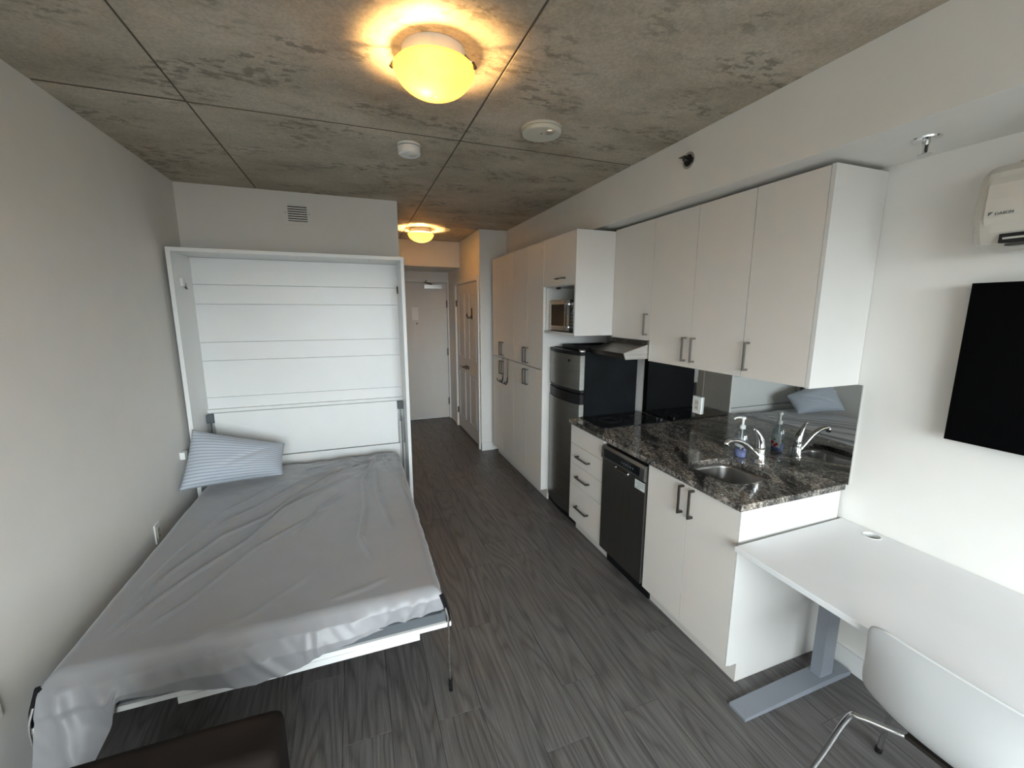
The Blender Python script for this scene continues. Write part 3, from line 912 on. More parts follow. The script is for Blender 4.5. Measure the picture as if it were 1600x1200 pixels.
# black over-door hooks on the pantry
for i, yy in enumerate((4.36, 4.21)):
    h_ = thing('over_door_hook', ('black wire over-door hook right beside the pantry door handles', 'black wire over-door hook hung between the other hook and the next pantry')[i], 'hook', (FXc - 0.01, yy, 1.0), 'black hooks on the pantry door')
    bm = bmesh.new()
    for s in (-0.022, 0.022):
        tube(bm, smooth_path([(FXc + 0.012, yy + s, 1.2140), (FXc - 0.004, yy + s, 1.2140), (FXc - 0.006, yy + s * 0.9, 1.18), (FXc - 0.006, yy + s * 0.45, 1.03), (FXc - 0.007, yy + s * 0.2, 0.985)], 4), 0.0016, 6)
    build('wire_strap', bm, 'black', h_)
    for sgn in (-1, 1):
        bm = bmesh.new()
        tube(bm, smooth_path([(FXc - 0.008, yy, 1.02), (FXc - 0.012, yy + 0.01 * sgn, 0.97), (FXc - 0.035, yy + 0.03 * sgn, 0.945), (FXc - 0.055, yy + 0.045 * sgn, 0.96), (FXc - 0.06, yy + 0.05 * sgn, 0.985)], 5), 0.0042, 8)
        build('hook_prong', bm, 'black', h_)

# microwave cabinet over the fridge
t = thing('microwave_cabinet', 'white wall cabinet with lift-up door and open microwave niche', 'cabinet', (1.85, 3.04, 1.545))
ya, yb = 2.765, 3.318
box('side_panel', 'cabedge', FXc, XR - 0.002, ya, ya + 0.018, 1.545, ZT, parent=t, bevel=0.001)
box('side_panel', 'cabedge', FXc + 0.02, XR - 0.002, yb - 0.018, yb, 1.545, ZT, parent=t, bevel=0.001)
box('bottom_shelf', 'cabedge', FXc + 0.004, XR - 0.002, ya + 0.018, yb - 0.018, 1.545, 1.563, parent=t, bevel=0.001)
box('middle_shelf', 'cabedge', FXc + 0.02, XR - 0.002, ya + 0.018, yb - 0.018, 1.918, 1.936, parent=t, bevel=0.001)
box('top_panel', 'cabedge', FXc + 0.02, XR - 0.002, ya + 0.018, yb - 0.018, ZT - 0.018, ZT, parent=t, bevel=0.001)
box('back_panel', 'cab', XR - 0.010, XR - 0.002, ya + 0.018, yb - 0.018, 1.563, ZT - 0.018, parent=t, bevel=0)
dr = box('door', 'cab', FXc, FXc + 0.018, ya + 0.019, yb + 0.001, 1.925, ZT - 0.001, parent=t, bevel=0.0012)
handle(dr, FXc, 2.99, 1.975, 0.13, 'y')
box('hinge_clip', 'brass', FXc + 0.03, FXc + 0.05, 3.10, 3.14, 1.900, 1.9175, parent=t, bevel=0.002)

# microwave
t = thing('microwave', 'stainless microwave oven with black window inside the cabinet niche', 'microwave', (1.75, 3.04, 1.5632))
y0, y1, z0, z1, xf = 2.80, 3.265, 1.568, 1.815, 1.555
box('casing', 'black', xf + 0.012, 1.93, y0, y1, z0, z1, parent=t, bevel=0.004)
for yy in (y0 + 0.04, y1 - 0.04):
    for xx in (xf + 0.06, 1.88):
        box('foot', 'black', xx - 0.012, xx + 0.012, yy - 0.012, yy + 0.012, 1.5634, z0 + 0.001, parent=t, bevel=0.001)
dr = box('door', 'steel_h', xf, xf + 0.0115, y0 + 0.115, y1, z0 + 0.004, z1 - 0.002, parent=t, bevel=0.002)
box('window', 'blackgloss', xf - 0.0015, xf + 0.001, y0 + 0.155, y1 - 0.035, z0 + 0.04, z1 - 0.035, parent=dr, bevel=0.0005)
bm = bmesh.new()
bx(bm, xf - 0.036, xf - 0.026, y0 + 0.124, y0 + 0.134, z0 + 0.015, z1 - 0.015)
for zz_ in (z0 + 0.03, z1 - 0.04): bx(bm, xf - 0.024, xf + 0.001, y0 + 0.124, y0 + 0.134, zz_, zz_ + 0.01)
build('handle', bm, 'chrome', dr, bevel=0.002)
cp = box('control_panel', 'black', xf + 0.001, xf + 0.0115, y0 + 0.002, y0 + 0.112, z0 + 0.004, z1 - 0.002, parent=t, bevel=0.002)
for rw in range(5):
    for cl_ in range(3):
        box('button', 'ink', xf - 0.0005, xf + 0.0015, y0 + 0.022 + cl_ * 0.026, y0 + 0.040 + cl_ * 0.026, z0 + 0.03 + rw * 0.026, z0 + 0.045 + rw * 0.026, parent=cp, bevel=0)
box('display', 'acdark', xf - 0.0005, xf + 0.0015, y0 + 0.02, y0 + 0.094, z1 - 0.06, z1 - 0.025, parent=cp, bevel=0)
bm = bmesh.new(); bx(bm, xf + 0.010, xf + 0.04, y1, y1 + 0.022, z1 - 0.075, z1 - 0.045)
build('plug_clip', bm, 'black', t, bevel=0.003)

# fridge
t = thing('fridge', 'two-door fridge with bowed steel doors and black sides', 'fridge', (1.85, 3.05, 0))
ya, yb = 2.785, 3.312
box('body', 'fridgeside', 1.632, 2.112, ya, yb, 0.03, 1.425, parent=t, bevel=0.006)
def bowed(name, material, z0, z1, xe=1.588, bow=0.038, back=1.628, par=t, yy0=ya, yy1=yb, bev=0.004):
    prof = [(back, yy0), (xe, yy0)]
    for k in range(1, 16):
        s = k / 16
        prof.append((xe - bow * (1 - (2 * s - 1) ** 2), yy0 + (yy1 - yy0) * s))
    prof += [(xe, yy1), (back, yy1)]
    bm = bmesh.new(); prism(bm, prof, 'z', z0, z1)
    return build(name, bm, material, par, bevel=bev)
ud = bowed('upper_door', 'steel_v', 1.125, 1.392)
bowed('door_top_cap', 'black', 1.393, 1.420, par=ud)
bowed('handle_strip', 'black', 1.100, 1.124, xe=1.596, par=ud)
ld = bowed('lower_door', 'steel_v', 0.075, 1.010)
bowed('handle_strip', 'black', 1.011, 1.090, xe=1.594, par=ld)
bowed('plinth', 'black', 0.0, 0.068, xe=1.612, bow=0.02)
bm = bmesh.new()
for k, (ax, az, dpt) in enumerate(((0.022, 0.012, 0.003),)):
    prof = [(2.92 + ax * math.cos(2 * math.pi * q / 20), 1.345 + az * math.sin(2 * math.pi * q / 20)) for q in range(20)]
    prism(bm, prof, 'x', 1.5585, 1.572)
lb = build('badge', bm, 'black', ud, bevel=0.001, label='small oval black badge')
prof = [(2.92 + 0.014 * math.cos(2 * math.pi * q / 20), 1.345 + 0.006 * math.sin(2 * math.pi * q / 20)) for q in range(20)]
bm = bmesh.new(); prism(bm, prof, 'x', 1.5575, 1.559); build('badge_centre', bm, 'steel_h', lb) if False else bm.free()
box('hinge_cover', 'chrome', 1.592, 1.632, ya + 0.004, ya + 0.03, 1.421, 1.437, parent=t, bevel=0.004)
tr = thing('tray', 'flat black tray lying on top of the fridge', 'tray', (1.85, 3.03, 1.4255))
bm = bmesh.new(); bx(bm, 1.66, 2.05, 2.82, 3.22, 1.4257, 1.434)
build('tray_base', bm, 'black', tr, bevel=0.003)
bm = bmesh.new()
for a in ((1.66, 1.672, 2.82, 3.22), (2.038, 2.05, 2.82, 3.22), (1.672, 2.038, 2.82, 2.832), (1.672, 2.038, 3.208, 3.22)):
    bx(bm, *a, 1.434, 1.452)
build('tray_rim', bm, 'black', tr, bevel=0.002)

# drawer unit
t = thing('drawer_cabinet', 'white base unit with three handled drawers under the cooktop', 'cabinet', (1.85, 2.54, 0))
ya, yb = 2.312, 2.772
box('carcass', 'gap', FXc + 0.0195, XR - 0.012, ya + 0.001, yb - 0.001, 0.10, 0.8785, parent=t, bevel=0)
box('end_panel', 'cab', FXc + 0.001, FXc + 0.0195, ya + 0.0005, ya + 0.006, 0.10, 0.8785, parent=t, bevel=0)
box('toe_kick', 'cab', 1.585, 1.60, ya, yb, 0.0, 0.0995, parent=t, bevel=0)
front(t, 'false_front', FXc, ya + 0.006, yb, 0.727, 0.872)
for z0, z1, hz in ((0.571, 0.727, 0.650), (0.408, 0.571, 0.490), (0.108, 0.408, 0.250)):
    dr = front(t, 'drawer', FXc, ya + 0.006, yb, z0, z1)
    handle(dr, FXc, 2.565, hz, 0.17, 'y')

# dishwasher
t = thing('dishwasher', 'dark slate steel dishwasher with paper sticker', 'dishwasher', (1.85, 2.08, 0))
ya, yb = 1.852, 2.308
box('tub', 'black', 1.545, XR - 0.012, ya + 0.003, yb - 0.003, 0.10, 0.866, parent=t, bevel=0)
dr = box('door', 'dw', 1.508, 1.5445, ya + 0.006, yb - 0.006, 0.118, 0.762, parent=t, bevel=0.003)
bm = bmesh.new()
prof = [(1.5445, 0.764), (1.500, 0.764), (1.494, 0.775), (1.498, 0.838), (1.508, 0.855), (1.5445, 0.858)]
prism(bm, prof, 'y', ya + 0.006, yb - 0.006)
cp = build('control_panel', bm, 'dwtrim', t, bevel=0.003)
box('display_strip', 'blackgloss', 1.4925, 1.4985, 1.90, 2.268, 0.784, 0.836, parent=cp, bevel=0.001)
for k in range(6):
    box('button', 'ink', 1.4915, 1.4935, 1.955 + k * 0.022, 1.963 + k * 0.022, 0.805, 0.813, parent=cp, bevel=0)
bm = bmesh.new()
tube(bm, smooth_path([(1.510, 2.150, 0.752), (1.500, 2.140, 0.742), (1.500, 2.03, 0.742), (1.510, 2.02, 0.752)], 5), 0.008, 8)
build('pocket_handle', bm, 'dwtrim', dr)
box('kick_plate', 'black', 1.575, 1.59, ya + 0.004, yb - 0.004, 0.0, 0.0995, parent=t, bevel=0)
sk = box('sticker', 'sticker', 1.5072, 1.5085, 1.862, 1.952, 0.695, 0.749, parent=dr, bevel=0, label='pale paper sticker with small print')
for k in range(4):
    box('print_line', 'ink', 1.5068, 1.5074, 1.868 + (0.03 if k == 0 else 0), 1.945 - 0.012 * (k % 2), 0.703 + 0.011 * k, 0.7055 + 0.011 * k, parent=sk, bevel=0)

# sink base
t = thing('sink_cabinet', 'white double-door base cabinet under the sink', 'cabinet', (1.85, 1.54, 0))
ya, yb = 1.236, 1.850
bm = bmesh.new()      # open-topped carcass so that the bowl hangs inside
bx(bm, FXc + 0.0195, XR - 0.012, yb - 0.018, yb - 0.0005, 0.10, 0.8785)
bx(bm, FXc + 0.0195, XR - 0.012, ya + 0.019, yb - 0.018, 0.10, 0.118)
bx(bm, XR - 0.03, XR - 0.012, ya + 0.019, yb - 0.018, 0.118, 0.8785)
bx(bm, FXc + 0.0195, FXc + 0.035, ya + 0.019, yb - 0.018, 0.80, 0.8785)
build('carcass', bm, 'gap', t)
bm = bmesh.new()      # end panel with the toe notch
prism(bm, [(1.600, 0.0), (XR - 0.0145, 0.0), (XR - 0.0145, 0.8785), (FXc + 0.0195, 0.8785), (FXc + 0.0195, 0.10), (1.600, 0.10)], 'y', ya, ya + 0.018)
build('end_panel', bm, 'cabedge', t, bevel=0.001)
box('edge_strip', 'cabedge', FXc, FXc + 0.0193, ya, ya + 0.006, 0.105, 0.8785, parent=t, bevel=0.0005)
box('toe_kick', 'cab', 1.585, 1.5995, ya, yb, 0.0, 0.0995, parent=t, bevel=0)
mid = 1.543
for y0, y1, hy in ((ya + 0.006, mid, 1.508), (mid, yb, 1.578)):
    dr = front(t, 'door', FXc, y0, y1, 0.105, 0.874)
    handle(dr, FXc, hy, 0.785, 0.15, 'z')

# countertop with sink cut-out
CX0, CX1, CY0, CY1, CZ0, CZ1 = 1.502, XR - 0.0005, 1.226, 2.776, 0.879, 0.910
hole = rrect(1.640, 1.935, 1.395, 1.712, 0.075, 7)
bm = bmesh.new()
plate_with_hole(bm, [(CX0, CY0), (CX1, CY0), (CX1, CY1), (CX0, CY1)], hole, CZ0, CZ1)
ct = build('countertop', bm, 'granite', loc=(1.84, 2.0, CZ0), bevel=0.003, seg=2)
tag(ct, 'polished dark speckled granite kitchen countertop', 'countertop')
# sink bowl
bm = bmesh.new()
rings = []
for off, z in ((0.012, 0.8785), (-0.003, 0.8782), (-0.008, 0.86), (-0.012, 0.76), (-0.022, 0.742), (-0.05, 0.735)):
    rings.append([bm.verts.new((x_, y_, z)) for x_, y_ in rrect(1.640 - off, 1.935 + off, 1.395 - off, 1.712 + off, max(0.03, 0.075 + off), 7)])
for a, b_ in zip(rings, rings[1:]):
    for i in range(len(a)):
        bm.faces.new((a[i], a[(i + 1) % len(a)], b_[(i + 1) % len(a)], b_[i]))
bm.faces.new(rings[-1])
sk_ = thing('sink', 'small undermount stainless sink bowl in the granite', 'sink', (1.79, 1.55, 0.735))
build('bowl', bm, 'sinksteel', sk_, smooth=True)
bm = bmesh.new(); lathe(bm, [(0.036, 0.7352), (0.036, 0.7375), (0.026, 0.7375), (0.022, 0.7355)], 1.80, 1.55, 24)
build('drain', bm, 'chrome', sk_, smooth=False)

# faucet
t = thing('faucet', 'chrome single-lever kitchen faucet behind the sink', 'faucet', (2.030, 1.572, CZ1))
fx, fy = 2.026, 1.572
bm = bmesh.new()
lathe(bm, [(0.030, 0.9102), (0.030, 0.918), (0.024, 0.924), (0.022, 0.985), (0.0215, 1.0)], fx, fy, 24)
build('body', bm, 'chrome', t, smooth=True)
bm = bmesh.new()
tube(bm, smooth_path([(fx, fy, 1.0), (fx - 0.004, fy, 1.03), (fx - 0.016, fy, 1.06), (fx - 0.034, fy, 1.085), (fx - 0.052, fy + 0.002, 1.104), (fx - 0.066, fy + 0.002, 1.108)], 5), 0.02, 14,
     radii=[0.0225 - 0.0005 * k if k < 8 else max(0.0065, 0.0185 - 0.0011 * (k - 8)) for k in range(26)])
build('lever', bm, 'chrome', t, smooth=True)
bm = bmesh.new()
tube(bm, smooth_path([(fx - 0.012, fy, 0.945), (fx - 0.06, fy, 0.985), (fx - 0.12, fy, 1.032), (fx - 0.18, fy, 1.058), (fx - 0.235, fy, 1.062), (fx - 0.252, fy, 1.052)], 5), 0.012, 12,
     radii=[0.0145 - 0.00013 * k for k in range(26)])
sp = build('spout', bm, 'chrome', t, smooth=True)
bm = bmesh.new(); lathe(bm, [(0.012, 1.034), (0.0125, 1.055), (0.010, 1.060)], fx - 0.250, fy, 16)
build('aerator', bm, 'chrome', sp, smooth=True)

# soap bottle
t = thing('soap_bottle', 'clear hand soap pump bottle with printed label by the faucet', 'soap bottle', (2.022, 1.69, CZ1))
sx_, sy_ = 2.022, 1.692
def oval(bm, prof, cx, cy, ry=0.72, seg=28):
    lathe(bm, prof, 0, 0, seg)
    for v in bm.verts:
        if not v.tag:
            v.co.x = cx + v.co.x * ry; v.co.y = cy + v.co.y; v.tag = True
bm = bmesh.new()
oval(bm, [(0.032, 0.9103), (0.035, 0.914), (0.036, 0.96), (0.036, 1.01), (0.032, 1.04), (0.020, 1.063), (0.0125, 1.075)], sx_, sy_)
bt = build('bottle_body', bm, 'bottle', t, smooth=True)
bm = bmesh.new()
oval(bm, [(0.030, 0.913), (0.033, 0.916), (0.0338, 0.955)], sx_, sy_)
build('liquid_soap', bm, 'soap', bt, smooth=True)
for s in (-1, 1):
    bm = bmesh.new()
    def lab(u, v, s=s):
        a = (u - 0.5) * 1.9 + (math.pi if s < 0 else 0)
        return (sx_ + 0.0364 * 0.73 * math.cos(a), sy_ + 0.0368 * math.sin(a), 0.938 + v * 0.078 * (1 if s > 0 else 0.55) + (0.0 if s > 0 else 0.035))
    grid(bm, 10, 2, lab)
    lbp = build('bottle_label', bm, 'labelw', bt, smooth=True)
    if s > 0:
        for yy, zz_ in ((-0.014, 0.958), (0.013, 0.964), (-0.004, 0.948)):
            bm = bmesh.new()
            cxx = sx_ + 0.0385 * 0.73 * math.cos(math.asin(yy / 0.0368)) - 0.0004
            prism(bm, [(sy_ + yy + 0.009 * math.cos(q * math.pi / 7), zz_ + 0.009 * math.sin(q * math.pi / 7)) for q in range(14)], 'x', cxx, cxx + 0.0006)
            build('flower_print', bm, 'red', lbp)
        bm = bmesh.new(); bx(bm, sx_ + 0.0281, sx_ + 0.0287, sy_ - 0.006, sy_ + 0.006, 0.980, 0.990)
        build('leaf_print', bm, 'green', lbp)
bm = bmesh.new()
lathe(bm, [(0.015, 1.0752), (0.015, 1.094), (0.010, 1.097), (0.006, 1.098), (0.006, 1.128), (0.012, 1.130), (0.013, 1.142), (0.010, 1.145)], sx_, sy_, 20)
pm = build('pump', bm, 'white', t, smooth=False)
bm = bmesh.new()
tube(bm, smooth_path([(sx_, sy_, 1.138), (sx_ - 0.02, sy_ + 0.01, 1.140), (sx_ - 0.038, sy_ + 0.018, 1.136), (sx_ - 0.044, sy_ + 0.021, 1.128)], 4), 0.0048, 8)
build('nozzle', bm, 'white', pm)
bm = bmesh.new(); tube(bm, [(sx_, sy_, 1.07), (sx_, sy_, 0.925)], 0.004, 8)
build('dip_tube', bm, 'white', pm)

# cooktop
t = thing('cooktop', 'black glass two-burner cooktop set in the granite beside the fridge', 'cooktop', (1.87, 2.605, CZ1))
box('glass_top', 'blackgloss', 1.595, 2.140, 2.445, 2.768, CZ1 + 0.0002, CZ1 + 0.007, parent=t, bevel=0.002)
for xx in (1.76, 2.0):
    for rad in (0.085, 0.055):
        bm = bmesh.new(); lathe(bm, [(rad, CZ1 + 0.0071), (rad, CZ1 + 0.0074), (rad - 0.003, CZ1 + 0.0074), (rad - 0.003, CZ1 + 0.0071)], xx, 2.62, 40, cap=False)
        build('burner_ring', bm, 'burner', t)
for yy in (2.47, 2.51):
    bm = bmesh.new(); lathe(bm, [(0.014, CZ1 + 0.007), (0.013, CZ1 + 0.026), (0.010, CZ1 + 0.027)], 2.11, yy, 16)
    build('knob', bm, 'black', t)

# range hood
t = thing('range_hood', 'slim stainless range hood under the wall cabinet', 'range hood', (1.9, 2.54, 1.41))
prof = [(1.672, 1.414), (1.656, 1.450), (1.846, 1.502), (1.846, 1.5285), (XR - 0.01, 1.5285), (XR - 0.01, 1.414)]
bm = bmesh.new(); prism(bm, prof, 'y', 2.335, 2.762)
build('hood_body', bm, 'hood', t, bevel=0.0015)
prof2 = [(1.668, 1.410), (1.650, 1.452), (1.842, 1.506), (1.842, 1.528), (XR - 0.01, 1.528), (XR - 0.01, 1.410)]
bm = bmesh.new(); prism(bm, prof2, 'y', 2.326, 2.3345)
build('end_cap', bm, 'steel_h', t, bevel=0.0015, label='bright steel end of the hood')
for a, b_ in ((2.40, 2.56), (2.62, 2.70)):
    box('control_strip', 'bronze', 1.8435, 1.8458, a, b_, 1.508, 1.525, parent=t, bevel=0)
box('filter', 'acdark', 1.72, 2.08, 2.38, 2.72, 1.4105, 1.4138, parent=t, bevel=0)

# wall cabinets
UX = 1.844
def wall_cab(lab, ya, yb, zb, doors, hz_list, edge=False):
    t = thing('wall_cabinet', lab, 'cabinet', (2.0, (ya + yb) / 2, zb), 'white wall cabinets over the counter')
    e = 0.018 if edge else 0.0
    box('carcass', 'cabedge', UX + 0.0195, XR - 0.002, ya + e, yb - 0.0005, zb, 2.316, parent=t, bevel=0.001)
    if edge:
        box('end_panel', 'cabedge', UX, XR - 0.002, ya, ya + 0.0178, zb, 2.316, parent=t, bevel=0.001)
    for (y0, y1, hy, hz) in doors:
        dr = front(t, 'door', UX, y0, y1, zb + 0.001, 2.315)
        handle(dr, UX, hy, hz, 0.145, 'z', 'nickel')
    return t
wall_cab('narrow white wall cabinet above the range hood', 2.322, 2.763, 1.530, [(2.322, 2.763, 2.352, 1.640)], None)
wall_cab('white double-door wall cabinet beside the range hood cabinet', 1.590, 2.321, 1.395, [(1.590, 1.950, 1.915, 1.505), (1.950, 2.321, 1.985, 1.505)], None)
wall_cab('white single-door wall cabinet above the sink at the open end', 1.235, 1.589, 1.395, [(1.2535, 1.589, 1.555, 1.505)], None, edge=True)

# smoked mirror backsplash
mr = box('mirror_backsplash', 'mirror', XR - 0.0075, XR - 0.0005, 1.212, 2.765, 0.9102, 1.3945, bevel=0)
tag(mr, 'smoked mirror backsplash behind the counter', 'mirror')
mr2 = box('mirror_backsplash', 'mirror', XR - 0.0075, XR - 0.0005, 2.324, 2.765, 1.3947, 1.409, bevel=0) if False else None
# outlet on the mirror
def outlet(lab, side, y, z, group=None, slots=True):
    t = thing('wall_outlet', lab, 'outlet', ((XR - 0.0076) if side > 0 else XL, y, z), group)
    xa = XR - 0.0078 if side > 0 else XL + 0.0004
    xo = xa - 0.013 * side if side > 0 else xa + 0.007
    lo, hi = min(xa, xo), max(xa, xo)
    box('cover_plate', 'white', lo, hi, y - 0.036, y + 0.036, z - 0.058, z + 0.058, parent=t, bevel=0.002)
    f = xo
    d = -side * 0.002
    rc = box('receptacle', 'ivory', min(f, f + d), max(f, f + d), y - 0.018, y + 0.018, z - 0.036, z + 0.036, parent=t, bevel=0.0008)
    for zz_ in (z - 0.018, z + 0.018):
        for yy in (-0.006, 0.006):
            a = f + d; b_ = a - side * 0.0006
            box('slot', 'dark', min(a, b_), max(a, b_), y + yy - 0.0015, y + yy + 0.0015, zz_ - 0.005, zz_ + 0.005, parent=rc, bevel=0)
    return t
outlet('white outlet plate mounted on the mirror backsplash', 1, 2.176, 1.098)
outlet('white wall outlet low beside the mattress', -1, 2.905, 0.42)
outlet('white wall outlet near the foot of the bed', -1, 1.660, 0.46)

# ------------------------------------------------------------------ desk
DZ = 0.738
t = thing('desk', 'white desk with grey metal T-shaped legs against the wall', 'desk', (1.82, 0.45, 0))
bm = bmesh.new()
hc = (2.118, 1.062)
plate_with_hole(bm, [(1.470, -0.40), (XR - 0.003, -0.40), (XR - 0.003, 1.222), (1.470, 1.210)],
                [(hc[0] + 0.033 * math.cos(2 * math.pi * k / 28), hc[1] + 0.033 * math.sin(2 * math.pi * k / 28)) for k in range(28)], DZ - 0.024, DZ)
build('desktop', bm, 'desk', t, bevel=0.0025, seg=2)
bm = bmesh.new(); lathe(bm, [(0.036, DZ + 0.0002), (0.036, DZ + 0.002), (0.031, DZ + 0.002), (0.030, DZ - 0.02)], hc[0], hc[1], 28, cap=False)
build('grommet', bm, 'white', t)
for yc in (1.112, -0.28):
    bm = bmesh.new(); bx(bm, 1.952, 2.034, yc - 0.024, yc + 0.024, 0.028, DZ - 0.045)
    build('leg', bm, 'greymetal', t, bevel=0.006, seg=2)
    bm = bmesh.new()
    prism(bm, [(1.462, 0.0), (2.142, 0.0), (2.142, 0.020), (2.06, 0.030), (1.93, 0.030), (1.475, 0.016), (1.462, 0.012)], 'y', yc - 0.042, yc + 0.042)
    build('foot', bm, 'greymetal', t, bevel=0.003)
    bm = bmesh.new(); bx(bm, 1.58, 2.10, yc - 0.03, yc + 0.03, DZ - 0.045, DZ - 0.0245)
    build('top_bracket', bm, 'greymetal', t, bevel=0.002)
bm = bmesh.new(); bx(bm, 1.972, 2.012, -0.256, 1.088, DZ - 0.095, DZ - 0.046)
build('cross_rail', bm, 'greymetal', t, bevel=0.002)

# ------------------------------------------------------------------ chair
CY = 0.49
t = thing('desk_chair', 'white plastic shell chair with chrome legs at the desk', 'chair', (1.6, CY, 0))
# profile rows from back top to seat front: x, z, half width, side curl (forward), dish
rows = [(1.402, 0.806, 0.140, 0.004, 0.0), (1.404, 0.801, 0.176, 0.008, 0.0), (1.408, 0.780, 0.193, 0.012, 0.0), (1.414, 0.740, 0.200, 0.02, 0.0), (1.424, 0.680, 0.207, 0.032, 0.0),
        (1.436, 0.610, 0.220, 0.045, 0.0), (1.452, 0.545, 0.230, 0.050, 0.010), (1.480, 0.490, 0.230, 0.035, 0.024), (1.525, 0.455, 0.222, 0.012, 0.034),
        (1.590, 0.440, 0.216, 0.0, 0.035), (1.680, 0.436, 0.214, 0.0, 0.030), (1.770, 0.440, 0.212, 0.0, 0.022), (1.835, 0.440, 0.205, 0.0, 0.012), (1.862, 0.428, 0.185, 0.0, 0.004)]
bm = bmesh.new()
NS = 16
Vc = []
for (x_, z_, hw, curl, dish) in rows:
    r_ = []
    for k in range(NS + 1):
        s = 2 * k / NS - 1
        e = abs(s) ** 2.6
        r_.append(bm.verts.new((x_ + curl * e, CY + hw * s, z_ + dish * e)))
    Vc.append(r_)
for a, b_ in zip(Vc, Vc[1:]):
    for k in range(NS):
        bm.faces.new((a[k], a[k + 1], b_[k + 1], b_[k]))
build('shell', bm, 'shell', t, smooth=True, solid=0.009, subsurf=2)
for sx2, top, end in ((-1, (1.50, 0.430), (1.335, 0.0)), (1, (1.72, 0.415), (1.858, 0.0))):
    for sy2 in (-1, 1):
        bm = bmesh.new()
        X0, Z0 = top
        tube(bm, smooth_path([(1.60, CY + 0.03 * sy2, 0.418), (X0 + 0.03 * sx2 * -1, CY + 0.13 * sy2, 0.419), (X0 - 0.015, CY + 0.205 * sy2, 0.412), (X0 - 0.03 * (1 if sx2 < 0 else -0.5), CY + 0.232 * sy2, 0.385),
                              (X0 + (end[0] - X0) * 0.5, CY + 0.265 * sy2, 0.21), (end[0], CY + 0.305 * sy2, 0.008)], 6), 0.0095, 10)
        lg = build('leg', bm, 'chrome', t, smooth=True)
        bm = bmesh.new(); tube(bm, [(end[0], CY + 0.305 * sy2, 0.02), (end[0], CY + 0.3065 * sy2, 0.0)], 0.012, 10)
        build('glide', bm, 'black', lg)
bm = bmesh.new(); bx(bm, 1.53, 1.70, CY - 0.11, CY + 0.11, 0.4195, 0.4325)
build('mount_plate', bm, 'bronze', t, bevel=0.002)

# ------------------------------------------------------------------ brown armchair in front of the bed
t = thing('armchair', 'dark brown suede armchair standing before the foot of the bed', 'armchair', (-0.52, 0.72, 0))
def cushion(name, x0, x1, y0, y1, z0, z1, bev, lab=None):
    bm = bmesh.new(); bx(bm, x0, x1, y0, y1, z0, z1)
    bmesh.ops.subdivide_edges(bm, edges=bm.edges, cuts=3, use_grid_fill=True)
    for v in bm.verts:
        c = Vector(((x0 + x1) / 2, (y0 + y1) / 2, (z0 + z1) / 2))
        d = v.co - c
        f = [abs(d.x) / ((x1 - x0) / 2), abs(d.y) / ((y1 - y0) / 2), abs(d.z) / ((z1 - z0) / 2)]
        v.co += Vector((d.x * 0, d.y * 0.10 * (1 - f[0] ** 2) * (1 - f[2] ** 2), d.z * 0.02 * (1 - f[0] ** 2)))
    return build(name, bm, 'brown', t, smooth=True, bevel=bev, seg=3, label=lab)
cushion('backrest', -0.80, -0.220, 0.90, 1.045, 0.30, 0.758, 0.028)
cushion('seat_cushion', -0.78, -0.24, 0.33, 0.899, 0.30, 0.44, 0.03)
cushion('seat_base', -0.79, -0.23, 0.34, 0.90, 0.13, 0.299, 0.015)
for xx in (-0.75, -0.27):
    for yy in (0.38, 0.97):
        bm = bmesh.new(); tube(bm, [(xx, yy, 0.0), (xx, yy, 0.13 if yy < 0.9 else 0.30)], 0.02, 10)
        build('leg', bm, 'black', t)

# ------------------------------------------------------------------ tv, air conditioner
t = thing('television', 'flat black television mounted on the right wall', 'television', (2.12, 0.36, 1.25))
ya, yb, za, zb = -0.155, 0.875, 1.249, 1.830
box('bezel', 'blackmatte', 2.096, 2.135, ya, yb, za, zb, parent=t, bevel=0.003)
box('screen', 'blackmatte', 2.0945, 2.0965, ya + 0.010, yb - 0.010, za + 0.016, zb - 0.010, parent=t, bevel=0.0005)
box('rear_housing', 'black', 2.135, 2.155, 0.10, 0.62, 1.38, 1.70, parent=t, bevel=0.004)
box('wall_bracket', 'black', 2.155, XR - 0.0005, 0.20, 0.52, 1.44, 1.64, parent=t, bevel=0.001)
t = thing('air_conditioner', 'white wall-mounted split air conditioner above the television', 'air conditioner', (2.07, 0.45, 1.935))
ya, yb = 0.045, 0.860
# rounded body cross-section (x, z)
prof = [(XR - 0.001, 1.945), (2.10, 1.932), (2.05, 1.934), (2.005, 1.950), (1.985, 1.985), (1.976, 2.03), (1.974, 2.09), (1.978, 2.14), (1.99, 2.175), (2.02, 2.200), (2.07, 2.212), (XR - 0.001, 2.215)]
cxm, czm = 2.08, 2.07
bm = bmesh.new()
secs = []
for yy, sc in ((ya, 0.90), (ya + 0.008, 0.955), (ya + 0.025, 0.99), (ya + 0.05, 1.0), (yb - 0.05, 1.0), (yb - 0.025, 0.99), (yb - 0.008, 0.955), (yb, 0.90)):
    secs.append([bm.verts.new((min(XR - 0.001, XR - 0.001 + (x_ - XR + 0.001) * sc), yy, czm + (z_ - czm) * sc)) for x_, z_ in prof])
for a, b_ in zip(secs, secs[1:]):
    for i in range(len(a)):
        bm.faces.new((a[i], a[(i + 1) % len(a)], b_[(i + 1) % len(a)], b_[i]))
bm.faces.new(secs[0][::-1]); bm.faces.new(secs[-1])
bd = build('casing', bm, 'acwhite', t, smooth=False, bevel=0.002)
bm = bmesh.new()
prism(bm, [(1.983, 2.006), (1.971, 2.03), (1.969, 2.09), (1.972, 2.135), (1.982, 2.155), (1.995, 2.15), (1.99, 2.01)], 'y', ya + 0.035, yb - 0.035)
fp = build('front_panel', bm, 'acwhite', t, bevel=0.002)
